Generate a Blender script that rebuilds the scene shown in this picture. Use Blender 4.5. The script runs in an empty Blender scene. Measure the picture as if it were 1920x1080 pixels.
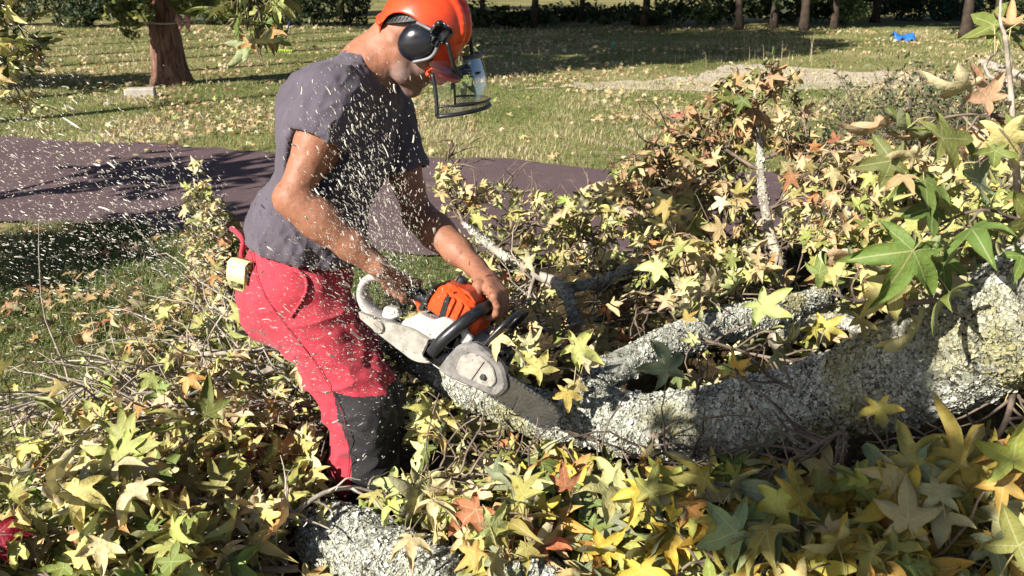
import bpy, math, random
import numpy as np
from mathutils import Vector, Matrix

random.seed(7)
rng = np.random.default_rng(11)
SC = bpy.context.scene
COL = SC.collection

# ------------------------------------------------------------------ camera
CAM_Z = 1.8
PITCH = math.radians(19.1)
FPX = 1732.0                      # focal length in pixels of the 1920 px wide photograph
cam_data = bpy.data.cameras.new("camera")
cam_data.sensor_width = 36.0
cam_data.lens = 36.0 * FPX / 1920.0
cam_data.clip_start = 0.05
cam_data.clip_end = 600.0
cam_data.dof.use_dof = True
cam_data.dof.focus_distance = 2.6
cam_data.dof.aperture_fstop = 9.0
cam = bpy.data.objects.new("camera", cam_data)
cam.location = (0, 0, CAM_Z)
cam.rotation_euler = (math.radians(90) - PITCH, 0, 0)
COL.objects.link(cam)
SC.camera = cam

# ------------------------------------------------------------------ sky and sun
SUN_AZ = math.radians(42)         # sun stands to the left and a little behind the camera
SUN_EL = math.radians(31)
TO_SUN = np.array([-math.cos(SUN_AZ) * math.cos(SUN_EL), -math.sin(SUN_AZ) * math.cos(SUN_EL), math.sin(SUN_EL)])
world = bpy.data.worlds.new("World")
SC.world = world
world.use_nodes = True
wn, wl = world.node_tree.nodes, world.node_tree.links
wn.clear()
w_out = wn.new("ShaderNodeOutputWorld")
w_bg = wn.new("ShaderNodeBackground")
w_sky = wn.new("ShaderNodeTexSky")
w_sky.sky_type = 'NISHITA'
w_sky.sun_disc = False
w_sky.air_density = 0.7
w_sky.sun_elevation = SUN_EL
w_sky.sun_rotation = math.atan2(TO_SUN[0], TO_SUN[1])
w_bg.inputs["Strength"].default_value = 0.05
wl.new(w_sky.outputs[0], w_bg.inputs[0])
wl.new(w_bg.outputs[0], w_out.inputs[0])
sun_data = bpy.data.lights.new("sun", 'SUN')
sun_data.energy = 5.0
sun_data.angle = math.radians(0.53)
sun_data.color = (1.0, 0.94, 0.85)
sun = bpy.data.objects.new("sun", sun_data)
sun.rotation_euler = Vector(tuple(-TO_SUN)).to_track_quat('-Z', 'Y').to_euler()
COL.objects.link(sun)
SC.view_settings.view_transform = 'Standard'
SC.view_settings.look = 'None'
SC.view_settings.exposure = 0.95
SC.view_settings.gamma = 1.0
SC.render.engine = 'CYCLES'
SC.cycles.max_bounces = 6
SC.cycles.diffuse_bounces = 1
SC.cycles.transmission_bounces = 3
SC.cycles.transparent_max_bounces = 12
SC.cycles.use_denoising = True

# ------------------------------------------------------------------ geometry helpers
_UP = np.array([0, math.sin(PITCH), math.cos(PITCH)])
_FW = np.array([0, math.cos(PITCH), -math.sin(PITCH)])
_CAM = np.array([0, 0, CAM_Z])

def ray(px, py):
    return np.array([(px - 960) / FPX, 0, 0]) + (540 - py) / FPX * _UP + _FW

def P(px, py, y):
    """World point seen at photograph pixel (px, py) at distance y ahead of the camera."""
    d = ray(px, py)
    return _CAM + d * (y / d[1])

def G(px, py, z=0.0):
    d = ray(px, py)
    return _CAM + d * ((z - CAM_Z) / d[2])

def proj(p):
    v = np.asarray(p) - _CAM
    t = v @ _FW
    return (960 + FPX * v[0] / t, 540 - FPX * (v @ _UP) / t)

def nrm(v):
    v = np.asarray(v, float)
    return v / (np.linalg.norm(v, axis=-1, keepdims=True) + 1e-12)

def _h(ix, iy, iz, seed):
    n = (ix.astype(np.int64) * 73856093) ^ (iy.astype(np.int64) * 19349663) ^ (iz.astype(np.int64) * 83492791) ^ (seed * 2654435761)
    n = (n ^ (n >> 13)) * 1274126177
    n = n ^ (n >> 16)
    return (n & 0xFFFF) / 32767.5 - 1.0

def vnoise(p, scale=1.0, seed=0):
    """Smooth lattice noise in [-1, 1] at points p (N,3)."""
    q = np.asarray(p, float) * scale
    i = np.floor(q).astype(np.int64)
    f = q - i
    f = f * f * (3 - 2 * f)
    r = 0.0
    for a in (0, 1):
        for b in (0, 1):
            for c in (0, 1):
                w = (f[:, 0] if a else 1 - f[:, 0]) * (f[:, 1] if b else 1 - f[:, 1]) * (f[:, 2] if c else 1 - f[:, 2])
                r = r + w * _h(i[:, 0] + a, i[:, 1] + b, i[:, 2] + c, seed)
    return r

def fbm(p, scale=1.0, octaves=3, seed=0):
    r, a = 0.0, 1.0
    for k in range(octaves):
        r = r + a * vnoise(p, scale * 2 ** k, seed + k * 17)
        a *= 0.5
    return r

def link(o, parent=None):
    COL.objects.link(o)
    if parent is not None:
        o.parent = parent
    return o

def tag(o, label=None, cat=None, group=None, kind=None):
    if label: o["label"] = label
    if cat: o["category"] = cat
    if group: o["group"] = group
    if kind: o["kind"] = kind
    return o

def thing(name, label, cat, loc=(0, 0, 0), group=None):
    o = bpy.data.objects.new(name, None)
    o.empty_display_size = 0.1
    o.location = tuple(loc)
    COL.objects.link(o)
    return tag(o, label, cat, group)

def mesh_obj(name, V, F, mats, parent=None, smooth=True, mi=None, col=None, att=None, origin=None):
    """ONE mesh object from vertices (N,3) and faces (M,k array or list of lists); world coordinates."""
    V = np.asarray(V, float)
    if parent is not None:
        V = V - np.array(parent_loc(parent))
    elif origin is not None:
        V = V - np.asarray(origin, float)
    me = bpy.data.meshes.new(name)
    if isinstance(F, np.ndarray):
        m, k = F.shape
        loops = F.astype(np.int32).ravel()
        starts = np.arange(m, dtype=np.int32) * k
    else:
        m = len(F)
        sizes = np.fromiter((len(f) for f in F), np.int32, m)
        loops = np.fromiter((i for f in F for i in f), np.int32, int(sizes.sum()))
        starts = np.concatenate([[0], np.cumsum(sizes)[:-1]]).astype(np.int32)
    me.vertices.add(len(V))
    me.vertices.foreach_set("co", V.astype(np.float32).ravel())
    me.loops.add(len(loops))
    me.loops.foreach_set("vertex_index", loops)
    me.polygons.add(m)
    me.polygons.foreach_set("loop_start", starts)
    if smooth is not None:
        me.polygons.foreach_set("use_smooth", np.full(m, bool(smooth)))
    if not isinstance(mats, (list, tuple)):
        mats = [mats]
    for mm in mats:
        me.materials.append(mm)
    if mi is not None:
        me.polygons.foreach_set("material_index", np.asarray(mi, np.int32))
    me.update(calc_edges=True)
    if col is not None:
        a = me.color_attributes.new("col", 'FLOAT_COLOR', 'POINT')
        c = np.ones((len(V), 4), np.float32)
        c[:, :3] = col
        a.data.foreach_set("color", c.ravel())
    for nm, val in (att or {}).items():
        a = me.attributes.new(nm, 'FLOAT', 'POINT')
        a.data.foreach_set("value", np.asarray(val, np.float32))
    me.validate()
    o = bpy.data.objects.new(name, me)
    if parent is None and origin is not None:
        o.location = tuple(origin)
    return link(o, parent)

def parent_loc(o):
    v = Vector((0, 0, 0))
    while o is not None:
        v = v + o.location
        o = o.parent
    return v

class MB:
    """Collects shapes into one mesh."""
    def __init__(s):
        s.V, s.F, s.M, s.n = [], [], [], 0
    def add(s, V, F, m=0):
        V = np.asarray(V, float)
        s.V.append(V)
        for f in F:
            s.F.append([int(i) + s.n for i in f])
            s.M.append(m)
        s.n += len(V)
        return s
    def box(s, c, size, R=None, m=0, bev=0.0):
        R = np.eye(3) if R is None else np.asarray(R)       # rows: local axes in the world
        h = np.asarray(size, float) / 2
        b = min(bev, h.min() * 0.9)
        pts, F = [], []
        if b <= 0:
            for x in (-1, 1):
                for y in (-1, 1):
                    for z in (-1, 1):
                        pts.append((x * h[0], y * h[1], z * h[2]))
            F = [(0, 1, 3, 2), (4, 6, 7, 5), (0, 4, 5, 1), (2, 3, 7, 6), (0, 2, 6, 4), (1, 5, 7, 3)]
        else:
            idx = {}
            for x in (-1, 1):
                for y in (-1, 1):
                    for z in (-1, 1):
                        for a in range(3):
                            q = [x * (h[0] - b), y * (h[1] - b), z * (h[2] - b)]
                            q[a] = (x, y, z)[a] * h[a]
                            idx[(x, y, z, a)] = len(pts)
                            pts.append(q)
            sg = (-1, 1)
            for a in range(3):
                o1, o2 = (a + 1) % 3, (a + 2) % 3
                for sa in sg:
                    cyc = []
                    for (u, v) in ((-1, -1), (1, -1), (1, 1), (-1, 1)):
                        k = [0, 0, 0]; k[a] = sa; k[o1] = u; k[o2] = v
                        cyc.append(idx[(k[0], k[1], k[2], a)])
                    F.append(cyc if sa > 0 else cyc[::-1])
            for a in range(3):
                b_, c_ = (a + 1) % 3, (a + 2) % 3
                for sb in sg:
                    for sc in sg:
                        k0 = [0, 0, 0]; k1 = [0, 0, 0]
                        k0[a] = -1; k1[a] = 1
                        k0[b_] = k1[b_] = sb; k0[c_] = k1[c_] = sc
                        q = [idx[(*k0, b_)], idx[(*k1, b_)], idx[(*k1, c_)], idx[(*k0, c_)]]
                        F.append(q if sb * sc > 0 else q[::-1])
            for x in sg:
                for y in sg:
                    for z in sg:
                        q = [idx[(x, y, z, 0)], idx[(x, y, z, 1)], idx[(x, y, z, 2)]]
                        F.append(q if x * y * z > 0 else q[::-1])
        s.add(np.array(pts) @ R + np.asarray(c, float), F, m)
        return s
    def tube(s, pts, r, sides=8, m=0, caps=True, closed=False):
        V, F = tube(pts, r, sides, caps, closed)
        return s.add(V, F, m)
    def prism(s, outline, R, c, lo, hi, m=0, bev=0.0):
        """Outline (a,u) extruded along the second axis of frame R (rows a, l, u) from lo to hi, with a small chamfer."""
        o = np.asarray(outline, float)
        n = len(o)
        cen = o.mean(0)
        d = nrm(cen - o)
        rings = [(o + d * bev, lo), (o, lo + bev), (o, hi - bev), (o + d * bev, hi)] if bev > 0 else [(o, lo), (o, hi)]
        V = []
        for q, l in rings:
            for a, u in q:
                V.append(a * R[0] + l * R[1] + u * R[2] + c)
        F = []
        for k in range(len(rings) - 1):
            for i in range(n):
                j = (i + 1) % n
                F.append((k * n + i, k * n + j, (k + 1) * n + j, (k + 1) * n + i))
        F.append(tuple(range(n))[::-1])
        F.append(tuple((len(rings) - 1) * n + i for i in range(n)))
        return s.add(V, F, m)
    def build(s, name, mats, parent=None, smooth=False, origin=None):
        return mesh_obj(name, np.concatenate(s.V), s.F, mats, parent, smooth, s.M, origin=origin)

def spline(pts, n):
    """Catmull-Rom through pts (k, d) resampled to n points."""
    p = np.asarray(pts, float)
    if len(p) < 3:
        t = np.linspace(0, 1, n)[:, None]
        return p[0] * (1 - t) + p[-1] * t
    q = np.vstack([2 * p[0] - p[1], p, 2 * p[-1] - p[-2]])
    k = len(p) - 1
    u = np.linspace(0, k, n)
    i = np.minimum(u.astype(int), k - 1)
    t = (u - i)[:, None]
    a, b, c, d = q[i], q[i + 1], q[i + 2], q[i + 3]
    return 0.5 * (2 * b + (c - a) * t + (2 * a - 5 * b + 4 * c - d) * t ** 2 + (3 * b - a - 3 * c + d) * t ** 3)

def frames(p, closed=False):
    p = np.asarray(p, float)
    if closed:
        T = nrm(np.roll(p, -1, 0) - np.roll(p, 1, 0))
    else:
        T = nrm(np.gradient(p, axis=0))
    ref = np.array([0, 0, 1.0]) if abs(T[0, 2]) < 0.9 else np.array([1.0, 0, 0])
    N = np.zeros_like(p)
    v = nrm(np.cross(T[0], ref))
    for i in range(len(p)):
        v = nrm(v - T[i] * (v @ T[i]))
        N[i] = v
    return T, N, np.cross(T, N)

def tube(pts, r, sides=8, caps=True, closed=False):
    p = np.asarray(pts, float)
    n = len(p)
    r = np.broadcast_to(np.asarray(r, float), (n,))
    T, N, B = frames(p, closed)
    a = np.linspace(0, 2 * math.pi, sides, endpoint=False)
    V = p[:, None, :] + r[:, None, None] * (np.cos(a)[None, :, None] * N[:, None, :] + np.sin(a)[None, :, None] * B[:, None, :])
    V = V.reshape(-1, 3)
    i = np.arange(n if closed else n - 1)[:, None]
    j = np.arange(sides)[None, :]
    j2 = (j + 1) % sides
    i2 = (i + 1) % n
    F = np.stack([i * sides + j, i * sides + j2, i2 * sides + j2, i2 * sides + j], -1).reshape(-1, 4).tolist()
    if caps and not closed:
        F.append(list(range(sides))[::-1])
        F.append([(n - 1) * sides + k for k in range(sides)])
    return V, F

# ------------------------------------------------------------------ materials
def new_mat(name):
    m = bpy.data.materials.new(name)
    m.use_nodes = True
    nt = m.node_tree
    nt.nodes.clear()
    out = nt.nodes.new("ShaderNodeOutputMaterial")
    b = nt.nodes.new("ShaderNodeBsdfPrincipled")
    nt.links.new(b.outputs[0], out.inputs[0])
    return m, nt, b, out

def nd(nt, typ, ins=None, **kw):
    n = nt.nodes.new(typ)
    for k, v in kw.items():
        setattr(n, k, v)
    for k, v in (ins or {}).items():
        if hasattr(v, "is_output"):
            nt.links.new(v, n.inputs[k])
        else:
            n.inputs[k].default_value = v
    return n

def ramp(nt, fac, stops, interp='LINEAR'):
    n = nt.nodes.new("ShaderNodeValToRGB")
    n.color_ramp.interpolation = interp
    e = n.color_ramp.elements
    while len(e) < len(stops):
        e.new(0.5)
    for el, (pos, c) in zip(e, stops):
        el.position = pos
        el.color = (*c, 1) if len(c) == 3 else c
    nt.links.new(fac, n.inputs[0])
    return n.outputs[0]

def mix(nt, fac, a, b, blend='MIX'):
    n = nt.nodes.new("ShaderNodeMix")
    n.data_type = 'RGBA'
    n.blend_type = blend
    for k, v in ((0, fac), (6, a), (7, b)):
        if hasattr(v, "is_output"):
            nt.links.new(v, n.inputs[k])
        elif k == 0:
            n.inputs[k].default_value = v
        else:
            n.inputs[k].default_value = (*v, 1) if len(v) == 3 else v
    return n.outputs[2]

def noise_tex(nt, scale, detail=4, rough=0.55, coord=None, dist=0.0):
    if coord is None:
        coord = nt.nodes.new("ShaderNodeTexCoord").outputs["Object"]
    return nd(nt, "ShaderNodeTexNoise", {"Vector": coord, "Scale": scale, "Detail": detail, "Roughness": rough, "Distortion": dist}).outputs[0]

def bump(nt, b, h, strength=0.3, dist=0.01):
    n = nd(nt, "ShaderNodeBump", {"Height": h, "Strength": strength, "Distance": dist})
    nt.links.new(n.outputs[0], b.inputs["Normal"])

def simple(name, c, rough=0.5, var=0.25, scale=30, spec=0.5, metal=0.0, bmp=0.15, bscale=150, coat=0.0):
    m, nt, b, _ = new_mat(name)
    n = noise_tex(nt, scale)
    c = np.array(c)
    nt.links.new(ramp(nt, n, [(0.3, tuple(c * (1 - var))), (0.7, tuple(np.minimum(c * (1 + var), 1)))]), b.inputs["Base Color"])
    n2 = noise_tex(nt, scale * 2.3)
    r = nd(nt, "ShaderNodeMapRange", {"Value": n2, "To Min": max(rough - 0.12, 0.02), "To Max": min(rough + 0.12, 1)})
    nt.links.new(r.outputs[0], b.inputs["Roughness"])
    b.inputs["Specular IOR Level"].default_value = spec
    b.inputs["Metallic"].default_value = metal
    b.inputs["Coat Weight"].default_value = coat
    if bmp:
        bump(nt, b, noise_tex(nt, bscale), bmp, 0.004)
    return m

def lin(r, g, b):
    f = lambda c: ((c / 255 + 0.055) / 1.055) ** 2.4 if c > 10 else c / 255 / 12.92
    return (f(r), f(g), f(b))

def ground_mat(name, stops, scale, fine, bmp=0.5, rough=0.95):
    m, nt, b, _ = new_mat(name)
    big = noise_tex(nt, scale, 5, 0.6)
    small = noise_tex(nt, fine, 4, 0.7)
    mx = nd(nt, "ShaderNodeMath", {0: big, 1: small}, operation='ADD').outputs[0]
    hf = nd(nt, "ShaderNodeMath", {0: mx, 1: 0.5}, operation='MULTIPLY').outputs[0]
    nt.links.new(ramp(nt, hf, stops), b.inputs["Base Color"])
    b.inputs["Roughness"].default_value = rough
    b.inputs["Specular IOR Level"].default_value = 0.15
    bump(nt, b, small, bmp, 0.02)
    return m

def leaf_mat(name, trans=0.17, rough=0.56, sat_back=0.75):
    m, nt, b, out = new_mat(name)
    at = nd(nt, "ShaderNodeAttribute", attribute_name="col").outputs["Color"]
    ve = nd(nt, "ShaderNodeAttribute", attribute_name="vein").outputs["Fac"]
    n1 = noise_tex(nt, 45, 3)
    n2 = noise_tex(nt, 260, 2)
    c = mix(nt, nd(nt, "ShaderNodeMapRange", {"Value": n1, "From Min": 0.52, "From Max": 0.72, "To Max": 0.45}).outputs[0], at,
            mix(nt, 1.0, at, (1.0, 0.62, 0.32), 'MULTIPLY'))
    c = mix(nt, nd(nt, "ShaderNodeMapRange", {"Value": n2, "From Min": 0.62, "From Max": 0.75, "To Max": 0.5}).outputs[0], c,
            mix(nt, 1.0, c, (0.45, 0.36, 0.28), 'MULTIPLY'))
    # rim of the leaf browner, veins paler
    ed = nd(nt, "ShaderNodeMath", {0: ve, 1: nd(nt, "ShaderNodeMath", {0: n1, 1: 0.55}, operation='MULTIPLY').outputs[0]}, operation='ADD').outputs[0]
    c = mix(nt, nd(nt, "ShaderNodeMapRange", {"Value": ed, "From Min": 1.12, "From Max": 1.35, "To Max": 0.65}).outputs[0], c,
            mix(nt, 1.0, c, (0.75, 0.42, 0.22), 'MULTIPLY'))
    c = mix(nt, nd(nt, "ShaderNodeMapRange", {"Value": ve, "From Min": 0.02, "From Max": 0.10, "To Min": 0.32, "To Max": 0.0}).outputs[0], c, (0.62, 0.58, 0.34))
    bk = nd(nt, "ShaderNodeNewGeometry").outputs["Backfacing"]
    c = mix(nt, nd(nt, "ShaderNodeMath", {0: bk, 1: 0.4}, operation='MULTIPLY').outputs[0], c, (0.42, 0.42, 0.32))
    nt.links.new(c, b.inputs["Base Color"])
    b.inputs["Roughness"].default_value = rough
    b.inputs["Specular IOR Level"].default_value = 0.25
    bump(nt, b, noise_tex(nt, 120, 3), 0.45, 0.006)
    tr = nd(nt, "ShaderNodeBsdfTranslucent", {"Color": mix(nt, 1.0, c, (1.0, 0.95, 0.55), 'MULTIPLY')})
    ms = nd(nt, "ShaderNodeMixShader", {0: trans})
    nt.links.new(b.outputs[0], ms.inputs[1])
    nt.links.new(tr.outputs[0], ms.inputs[2])
    nt.links.new(ms.outputs[0], out.inputs[0])
    return m

def attr_mat(name, rough=0.8, trans=0.0, var=0.25, scale=20, spec=0.2):
    m, nt, b, out = new_mat(name)
    at = nd(nt, "ShaderNodeAttribute", attribute_name="col").outputs["Color"]
    c = mix(nt, nd(nt, "ShaderNodeMapRange", {"Value": noise_tex(nt, scale), "From Min": 0.35, "From Max": 0.65, "To Max": var * 2}).outputs[0], at,
            mix(nt, 1.0, at, (0.6, 0.55, 0.5), 'MULTIPLY'))
    nt.links.new(c, b.inputs["Base Color"])
    b.inputs["Roughness"].default_value = rough
    b.inputs["Specular IOR Level"].default_value = spec
    if trans > 0:
        tr = nd(nt, "ShaderNodeBsdfTranslucent", {"Color": c})
        ms = nd(nt, "ShaderNodeMixShader", {0: trans})
        nt.links.new(b.outputs[0], ms.inputs[1])
        nt.links.new(tr.outputs[0], ms.inputs[2])
        nt.links.new(ms.outputs[0], out.inputs[0])
    return m

def lichen_bark(name):
    """Dark bark under a crust of pale grey-green lichen."""
    m, nt, b, _ = new_mat(name)
    co = nt.nodes.new("ShaderNodeTexCoord").outputs["Object"]
    n0 = noise_tex(nt, 5, 3, 0.6, co)
    n1 = noise_tex(nt, 90, 4, 0.7, co, 0.6)
    n2 = noise_tex(nt, 34, 4, 0.65, co, 0.4)
    s = nd(nt, "ShaderNodeMath", {0: nd(nt, "ShaderNodeMath", {0: n1, 1: 0.55}, operation='MULTIPLY').outputs[0],
                                  1: nd(nt, "ShaderNodeMath", {0: n2, 1: 0.3}, operation='MULTIPLY').outputs[0]}, operation='ADD').outputs[0]
    s = nd(nt, "ShaderNodeMath", {0: s, 1: nd(nt, "ShaderNodeMath", {0: n0, 1: 0.2}, operation='MULTIPLY').outputs[0]}, operation='ADD').outputs[0]
    c = ramp(nt, s, [(0.40, (0.022, 0.018, 0.014)), (0.47, (0.07, 0.065, 0.05)), (0.53, (0.30, 0.31, 0.25)), (0.62, (0.52, 0.53, 0.46)), (0.75, (0.40, 0.38, 0.33))])
    nt.links.new(c, b.inputs["Base Color"])
    b.inputs["Roughness"].default_value = 0.95
    b.inputs["Specular IOR Level"].default_value = 0.1
    bump(nt, b, s, 1.0, 0.02)
    return m

M = {}
M["lichen_bark"] = lichen_bark("lichen_bark")
M["lichen"] = attr_mat("lichen", 0.95, 0.12, 0.2, 60, 0.05)
M["leaf"] = leaf_mat("leaf")
M["petiole"] = simple("petiole", (0.42, 0.36, 0.16), 0.5, 0.3, 8)
M["twig"] = simple("twig", (0.17, 0.13, 0.10), 0.85, 0.6, 14, 0.2, bmp=0.6, bscale=120)
M["twig_pale"] = simple("twig_pale", (0.36, 0.31, 0.25), 0.85, 0.55, 18, 0.2, bmp=0.6, bscale=120)
M["grass_blade"] = attr_mat("grass_blade", 0.6, 0.25, 0.2, 3, 0.25)
M["dry_leaf"] = attr_mat("dry_leaf", 0.65, 0.25, 0.2, 40, 0.25)
M["chip"] = simple("wood_chip", (0.80, 0.75, 0.67), 0.8, 0.15, 40, 0.2, bmp=0)

# ------------------------------------------------------------------ implicit surfaces
class Field:
    """Signed distance grid; shapes are blended in and the zero level is meshed (surface nets)."""
    def __init__(s, lo, hi, vox):
        s.lo, s.vox = np.asarray(lo, float), vox
        s.n = np.ceil((np.asarray(hi) - s.lo) / vox).astype(int) + 1
        s.F = np.full(s.n, 0.2, np.float32)
    def _box(s, lo, hi):
        a = np.clip(np.floor((lo - s.lo) / s.vox).astype(int), 0, s.n)
        b = np.clip(np.ceil((hi - s.lo) / s.vox).astype(int) + 1, 0, s.n)
        sl = tuple(slice(a[k], b[k]) for k in range(3))
        ax = [(s.lo[k] + s.vox * np.arange(a[k], b[k])).astype(np.float32) for k in range(3)]
        return sl, ax[0][:, None, None], ax[1][None, :, None], ax[2][None, None, :]
    def _op(s, sl, d, k, op):
        f = s.F[sl]
        if op == 'u':
            if k > 0:
                h = np.maximum(k - np.abs(f - d), 0) / k
                s.F[sl] = np.minimum(f, d) - h * h * k * 0.25
            else:
                s.F[sl] = np.minimum(f, d)
        elif op == 'sub':
            if k > 0:
                h = np.maximum(k - np.abs(f + d), 0) / k
                s.F[sl] = np.maximum(f, -d) + h * h * k * 0.25
            else:
                s.F[sl] = np.maximum(f, -d)
    def cone(s, a, b, ra, rb, k=0.02, op='u'):
        a, b = np.asarray(a, float), np.asarray(b, float)
        pad = max(ra, rb) + k + 3 * s.vox
        sl, X, Y, Z = s._box(np.minimum(a, b) - pad, np.maximum(a, b) + pad)
        ab = b - a
        t = ((X - a[0]) * ab[0] + (Y - a[1]) * ab[1] + (Z - a[2]) * ab[2]) / (ab @ ab + 1e-12)
        t = np.clip(t, 0, 1)
        d = np.sqrt((X - a[0] - t * ab[0]) ** 2 + (Y - a[1] - t * ab[1]) ** 2 + (Z - a[2] - t * ab[2]) ** 2) - (ra + (rb - ra) * t)
        s._op(sl, d, k, op)
    def chain(s, pts, rs, k=0.02, op='u'):
        for i in range(len(pts) - 1):
            s.cone(pts[i], pts[i + 1], rs[i], rs[i + 1], k, op)
    def ball(s, c, r, k=0.02, op='u'):
        s.cone(c, np.asarray(c) + 1e-4, r, r, k, op)
    def ell(s, c, R, r, k=0.02, op='u'):
        c, R, r = np.asarray(c, float), np.asarray(R, float), np.asarray(r, float)
        pad = r.max() + k + 3 * s.vox
        sl, X, Y, Z = s._box(c - pad, c + pad)
        q = [(X - c[0]) * R[i, 0] + (Y - c[1]) * R[i, 1] + (Z - c[2]) * R[i, 2] for i in range(3)]
        k0 = np.sqrt(sum((q[i] / r[i]) ** 2 for i in range(3)))
        k1 = np.sqrt(sum((q[i] / r[i] ** 2) ** 2 for i in range(3))) + 1e-9
        s._op(sl, k0 * (k0 - 1) / k1, k, op)
    def box(s, c, R, h, rad=0.005, k=0.0, op='u'):
        c, R, h = np.asarray(c, float), np.asarray(R, float), np.asarray(h, float) - rad
        pad = np.linalg.norm(h) + rad + k + 3 * s.vox
        sl, X, Y, Z = s._box(c - pad, c + pad)
        q = [np.abs((X - c[0]) * R[i, 0] + (Y - c[1]) * R[i, 1] + (Z - c[2]) * R[i, 2]) - h[i] for i in range(3)]
        d = np.sqrt(sum(np.maximum(a, 0) ** 2 for a in q)) + np.minimum(np.maximum(np.maximum(q[0], q[1]), q[2]), 0) - rad
        s._op(sl, d, k, op)
    def cut(s, p, n, k=0.0):
        """Removes what lies on the side of the plane that n points to."""
        p, n = np.asarray(p, float), nrm(n)
        sl, X, Y, Z = s._box(s.lo, s.lo + s.n * s.vox)
        d = (X - p[0]) * n[0] + (Y - p[1]) * n[1] + (Z - p[2]) * n[2]
        s._op(sl, -d, k, 'sub')
    def mesh(s):
        F = s.F
        I = F < 0
        nx, ny, nz = F.shape
        cnt = np.zeros((nx - 1, ny - 1, nz - 1), np.uint8)
        for a in (0, 1):
            for b in (0, 1):
                for c in (0, 1):
                    cnt += I[a:nx - 1 + a, b:ny - 1 + b, c:nz - 1 + c]
        ids = np.argwhere((cnt > 0) & (cnt < 8))
        del cnt
        idx = np.full((nx - 1, ny - 1, nz - 1), -1, np.int32)
        idx[tuple(ids.T)] = np.arange(len(ids))
        acc = np.zeros((len(ids), 3)); num = np.zeros(len(ids))
        for ax in range(3):
            o1, o2 = (ax + 1) % 3, (ax + 2) % 3
            for u in (0, 1):
                for v in (0, 1):
                    off = np.zeros(3, int); off[o1] = u; off[o2] = v
                    off2 = off.copy(); off2[ax] = 1
                    f0 = F[tuple((ids + off).T)]; f1 = F[tuple((ids + off2).T)]
                    c = (f0 < 0) != (f1 < 0)
                    t = np.where(c, f0 / np.where(c, f0 - f1, 1), 0)
                    w = np.tile(off.astype(float), (len(ids), 1)); w[:, ax] = t
                    acc += w * c[:, None]; num += c
        V = s.lo + s.vox * (ids + acc / num[:, None])
        Q = []
        for ax in range(3):
            o1, o2 = (ax + 1) % 3, (ax + 2) % 3
            sl0 = [slice(None)] * 3; sl1 = [slice(None)] * 3
            sl0[ax] = slice(0, -1); sl1[ax] = slice(1, None)
            A, B = I[tuple(sl0)], I[tuple(sl1)]
            for flip, msk in ((False, A & ~B), (True, ~A & B)):
                e = np.argwhere(msk)
                e = e[(e[:, o1] > 0) & (e[:, o2] > 0) & (e[:, o1] < F.shape[o1] - 1) & (e[:, o2] < F.shape[o2] - 1)]
                c = []
                for (u, v) in ((-1, -1), (0, -1), (0, 0), (-1, 0)):
                    g = e.copy(); g[:, o1] += u; g[:, o2] += v
                    c.append(idx[tuple(g.T)])
                q = np.stack(c, -1)
                Q.append(q[:, ::-1] if flip else q)
        return V, np.concatenate(Q)
    def normals(s, V):
        g = (V - s.lo) / s.vox
        i = np.clip(np.round(g).astype(int), 1, s.n - 2)
        F = s.F
        n = np.stack([F[i[:, 0] + 1, i[:, 1], i[:, 2]] - F[i[:, 0] - 1, i[:, 1], i[:, 2]],
                      F[i[:, 0], i[:, 1] + 1, i[:, 2]] - F[i[:, 0], i[:, 1] - 1, i[:, 2]],
                      F[i[:, 0], i[:, 1], i[:, 2] + 1] - F[i[:, 0], i[:, 1], i[:, 2] - 1]], -1)
        return nrm(n)

def relax(V, Q, times=1, w=0.5):
    """Laplacian smoothing of a quad mesh."""
    for _ in range(times):
        acc = np.zeros_like(V); cnt = np.zeros(len(V))
        for a, b in ((0, 1), (1, 2), (2, 3), (3, 0)):
            for u, v in ((a, b), (b, a)):
                for d in range(3):
                    acc[:, d] += np.bincount(Q[:, u], V[Q[:, v], d], len(V))
                cnt += np.bincount(Q[:, u], minlength=len(V))
        V = V * (1 - w) + w * acc / np.maximum(cnt, 1)[:, None]
    return V
# ================================================================== the man with the chainsaw
YAW = math.radians(12)
FACE = np.array([math.cos(YAW), -math.sin(YAW), 0])

def basis(fwd, up):
    up = nrm(up)
    f = nrm(fwd - up * (np.asarray(fwd) @ up))
    return np.array([f, np.cross(up, f), up])       # rows: forward, left, up

# chainsaw frame: forward along the bar, left (away from the camera), up
SYAW, STH = math.radians(27), math.radians(23)
SA = np.array([math.cos(SYAW) * math.cos(STH), -math.sin(SYAW) * math.cos(STH), -math.sin(STH)])
_s = nrm(np.cross((0, 0, 1), SA))
SR = np.array([SA, _s, np.cross(SA, _s)])
ROLL = math.radians(-8)
_l = SR[1] * math.cos(ROLL) + SR[2] * math.sin(ROLL)
SR = np.array([SR[0], _l, np.cross(SR[0], _l)])
SO = P(850, 634, 2.40)
def saw(a, l, u):
    return SO + a * SR[0] + l * SR[1] + u * SR[2]

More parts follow.
